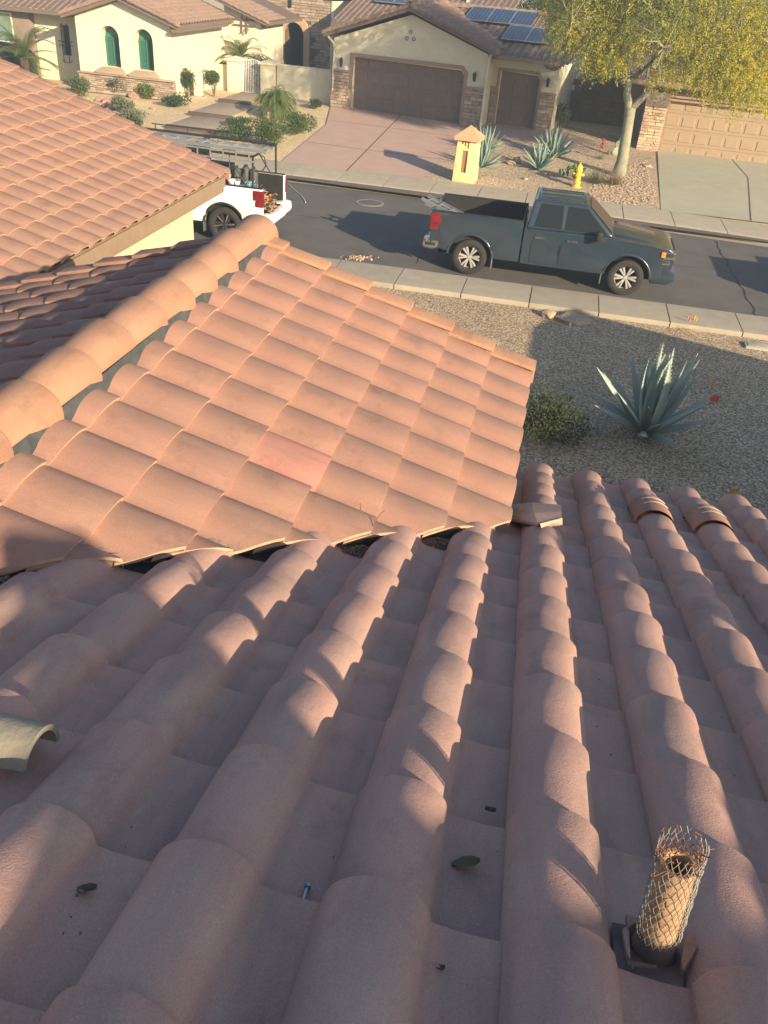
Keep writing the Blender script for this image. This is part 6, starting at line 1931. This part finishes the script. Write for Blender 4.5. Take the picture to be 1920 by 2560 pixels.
# survey flags in the near yard
def flag(px, py, z, label, mt, h=.28, wd=.10, hh=.08, lean=0):
    t = thing('marker_flag', label, 'marker flag', at(px, py, z))
    m = MB(); m.tube([(0, 0, 0), (lean, 0, h)], .004, 5); m.build('wire', M_METAL, t)
    m = MB(); N = 4
    vs = []
    for i in range(N + 1):
        s = i / N; vs += [(lean + wd * s, .012 * math.sin(s * 5), h), (lean + wd * s, .014 * math.sin(s * 5 + .6), h - hh)]
    m.add(vs, [(2 * i, 2 * i + 1, 2 * i + 3, 2 * i + 2) for i in range(N)]); m.build('pennant', mt, t, recalc=False)
F_Y = mat('yellow_vinyl', (.72, .40, .03), rough=.6); F_R = mat('orange_red_vinyl', (.70, .10, .05), rough=.6); F_P = mat('pink_vinyl', (.75, .22, .16), rough=.6)
flag(1772, 1004, .04, 'red-orange marker flag in the shaded gravel right of the large agave', F_R, .14, .16, .12)
flag(1770, 985, .04, 'yellow marker flag just behind the red-orange one in the shaded gravel', F_Y, .28, .07, .12)
flag(1813, 1262, .04, 'yellow marker flag showing just above the eave of the brown roof', F_Y, .26, .10, .10)
flag(1716, 812, .06, 'pink marker flag in the sunlit strip by the near sidewalk', F_P, .19, .05, .11)
flag(1733, 808, .06, 'yellow marker flag next to the pink one by the near sidewalk', F_Y, .17, .06, .10)
flag(1421, 822, .06, 'small white marker stake beside the long boulder', M_WHITE, .14, .04, .12)
# spray-painted marks on the gravel and meter lid
mk = MB()
random.seed(4)
for _ in range(70):
    P = at(1715 + random.gauss(0, 20), 820 + random.gauss(0, 4), .052)
    a = random.uniform(0, 6.28); s = random.uniform(.01, .03)
    mk.add([(P.x + s * math.cos(a + k * 1.57), P.y + s * math.sin(a + k * 1.57) * .7, P.z) for k in range(4)], [(0, 1, 2, 3)])
o = mk.build('paint_mark', mat('red_marking_paint', (.50, .16, .10), rough=.8)); tag(o, 'faint red utility paint specks on the sunlit gravel strip by the near sidewalk', 'paint mark', None, 'stuff')
ml = thing('meter_box', 'grey water meter lid set in the gravel near the right edge of the near sidewalk', 'meter lid', at(1893, 867, .05))
m = MB(); m.box((-.26, -.16, -.05), (.26, .16, .035)); m.build('frame', M_GREYC, ml, bevel=.01)
m = MB(); m.box((-.21, -.12, .0351), (.21, .12, .045)); m.build('lid', mat('grey_lid', (.34, .36, .35), rough=.7), ml, bevel=.005)
mh = thing('manhole_cover', 'round manhole cover in the far lane of the street', 'manhole cover', at(925, 507, .0))
m = MB(); m.lathe([(.44, -.02), (.44, .006), (.36, .007), (.36, -.02)], 28); m.build('ring', M_CONCD, mh, smooth=30)
m = MB(); m.lathe([(.355, -.02), (.355, .005), (0, .006)], 28); m.build('cover', M_ROAD, mh, smooth=30)
# pale cable lying on the street behind the white truck
m = MB()
pts = [at(x, y, .012) for x, y in ((722, 460), (733, 472), (745, 482), (755, 490), (760, 498), (764, 506))]
m.tube(pts, .012, 6)
tag(m.build('cable', M_WHITE, smooth=60), 'thin pale cable lying on the street behind the white pickup', 'cable')
# old leaf debris along the near gutter
m = MB(); random.seed(8)
for _ in range(160):
    P = at(893 + random.gauss(0, 20), 645 + random.gauss(0, 3), .012); P.z += random.random() * .02
    leaf_quad(m, P, rv(), rv(), random.uniform(.04, .10), random.uniform(.015, .035))
o = m.build('gutter_debris', M_ROCK, recalc=False); tag(o, 'small heap of pale debris in the near gutter below the terracotta roof corner', 'debris', None, 'stuff')
# the loose tile lies in the channel between two rolls, its open end towards the right
LT.matrix_world = Matrix.Translation(onA(105, 1888, .05)) @ Matrix.Rotation(-math.atan(1 / 3), 4, 'X') @ Matrix.Rotation(rad(90), 4, 'Z')
# ================================================================== PALE GLARE
m = MB(); m.box((-75, -12, -1.0), (75, 130, 13))  # thin volume added for the pale sun glare over the far side
hz_ = m.build('glare_veil', None); tag(hz_, kind='stuff')
hm = bpy.data.materials.new('glare_veil_volume'); hm.use_nodes = True; hn = hm.node_tree; hn.nodes.clear()
pvn = hn.nodes.new('ShaderNodeVolumePrincipled'); pvn.inputs['Density'].default_value = .0024; pvn.inputs['Color'].default_value = (.74, .88, 1, 1); pvn.inputs['Anisotropy'].default_value = .3
ho = hn.nodes.new('ShaderNodeOutputMaterial'); hn.links.new(pvn.outputs[0], ho.inputs['Volume'])
hz_.data.materials.append(hm)
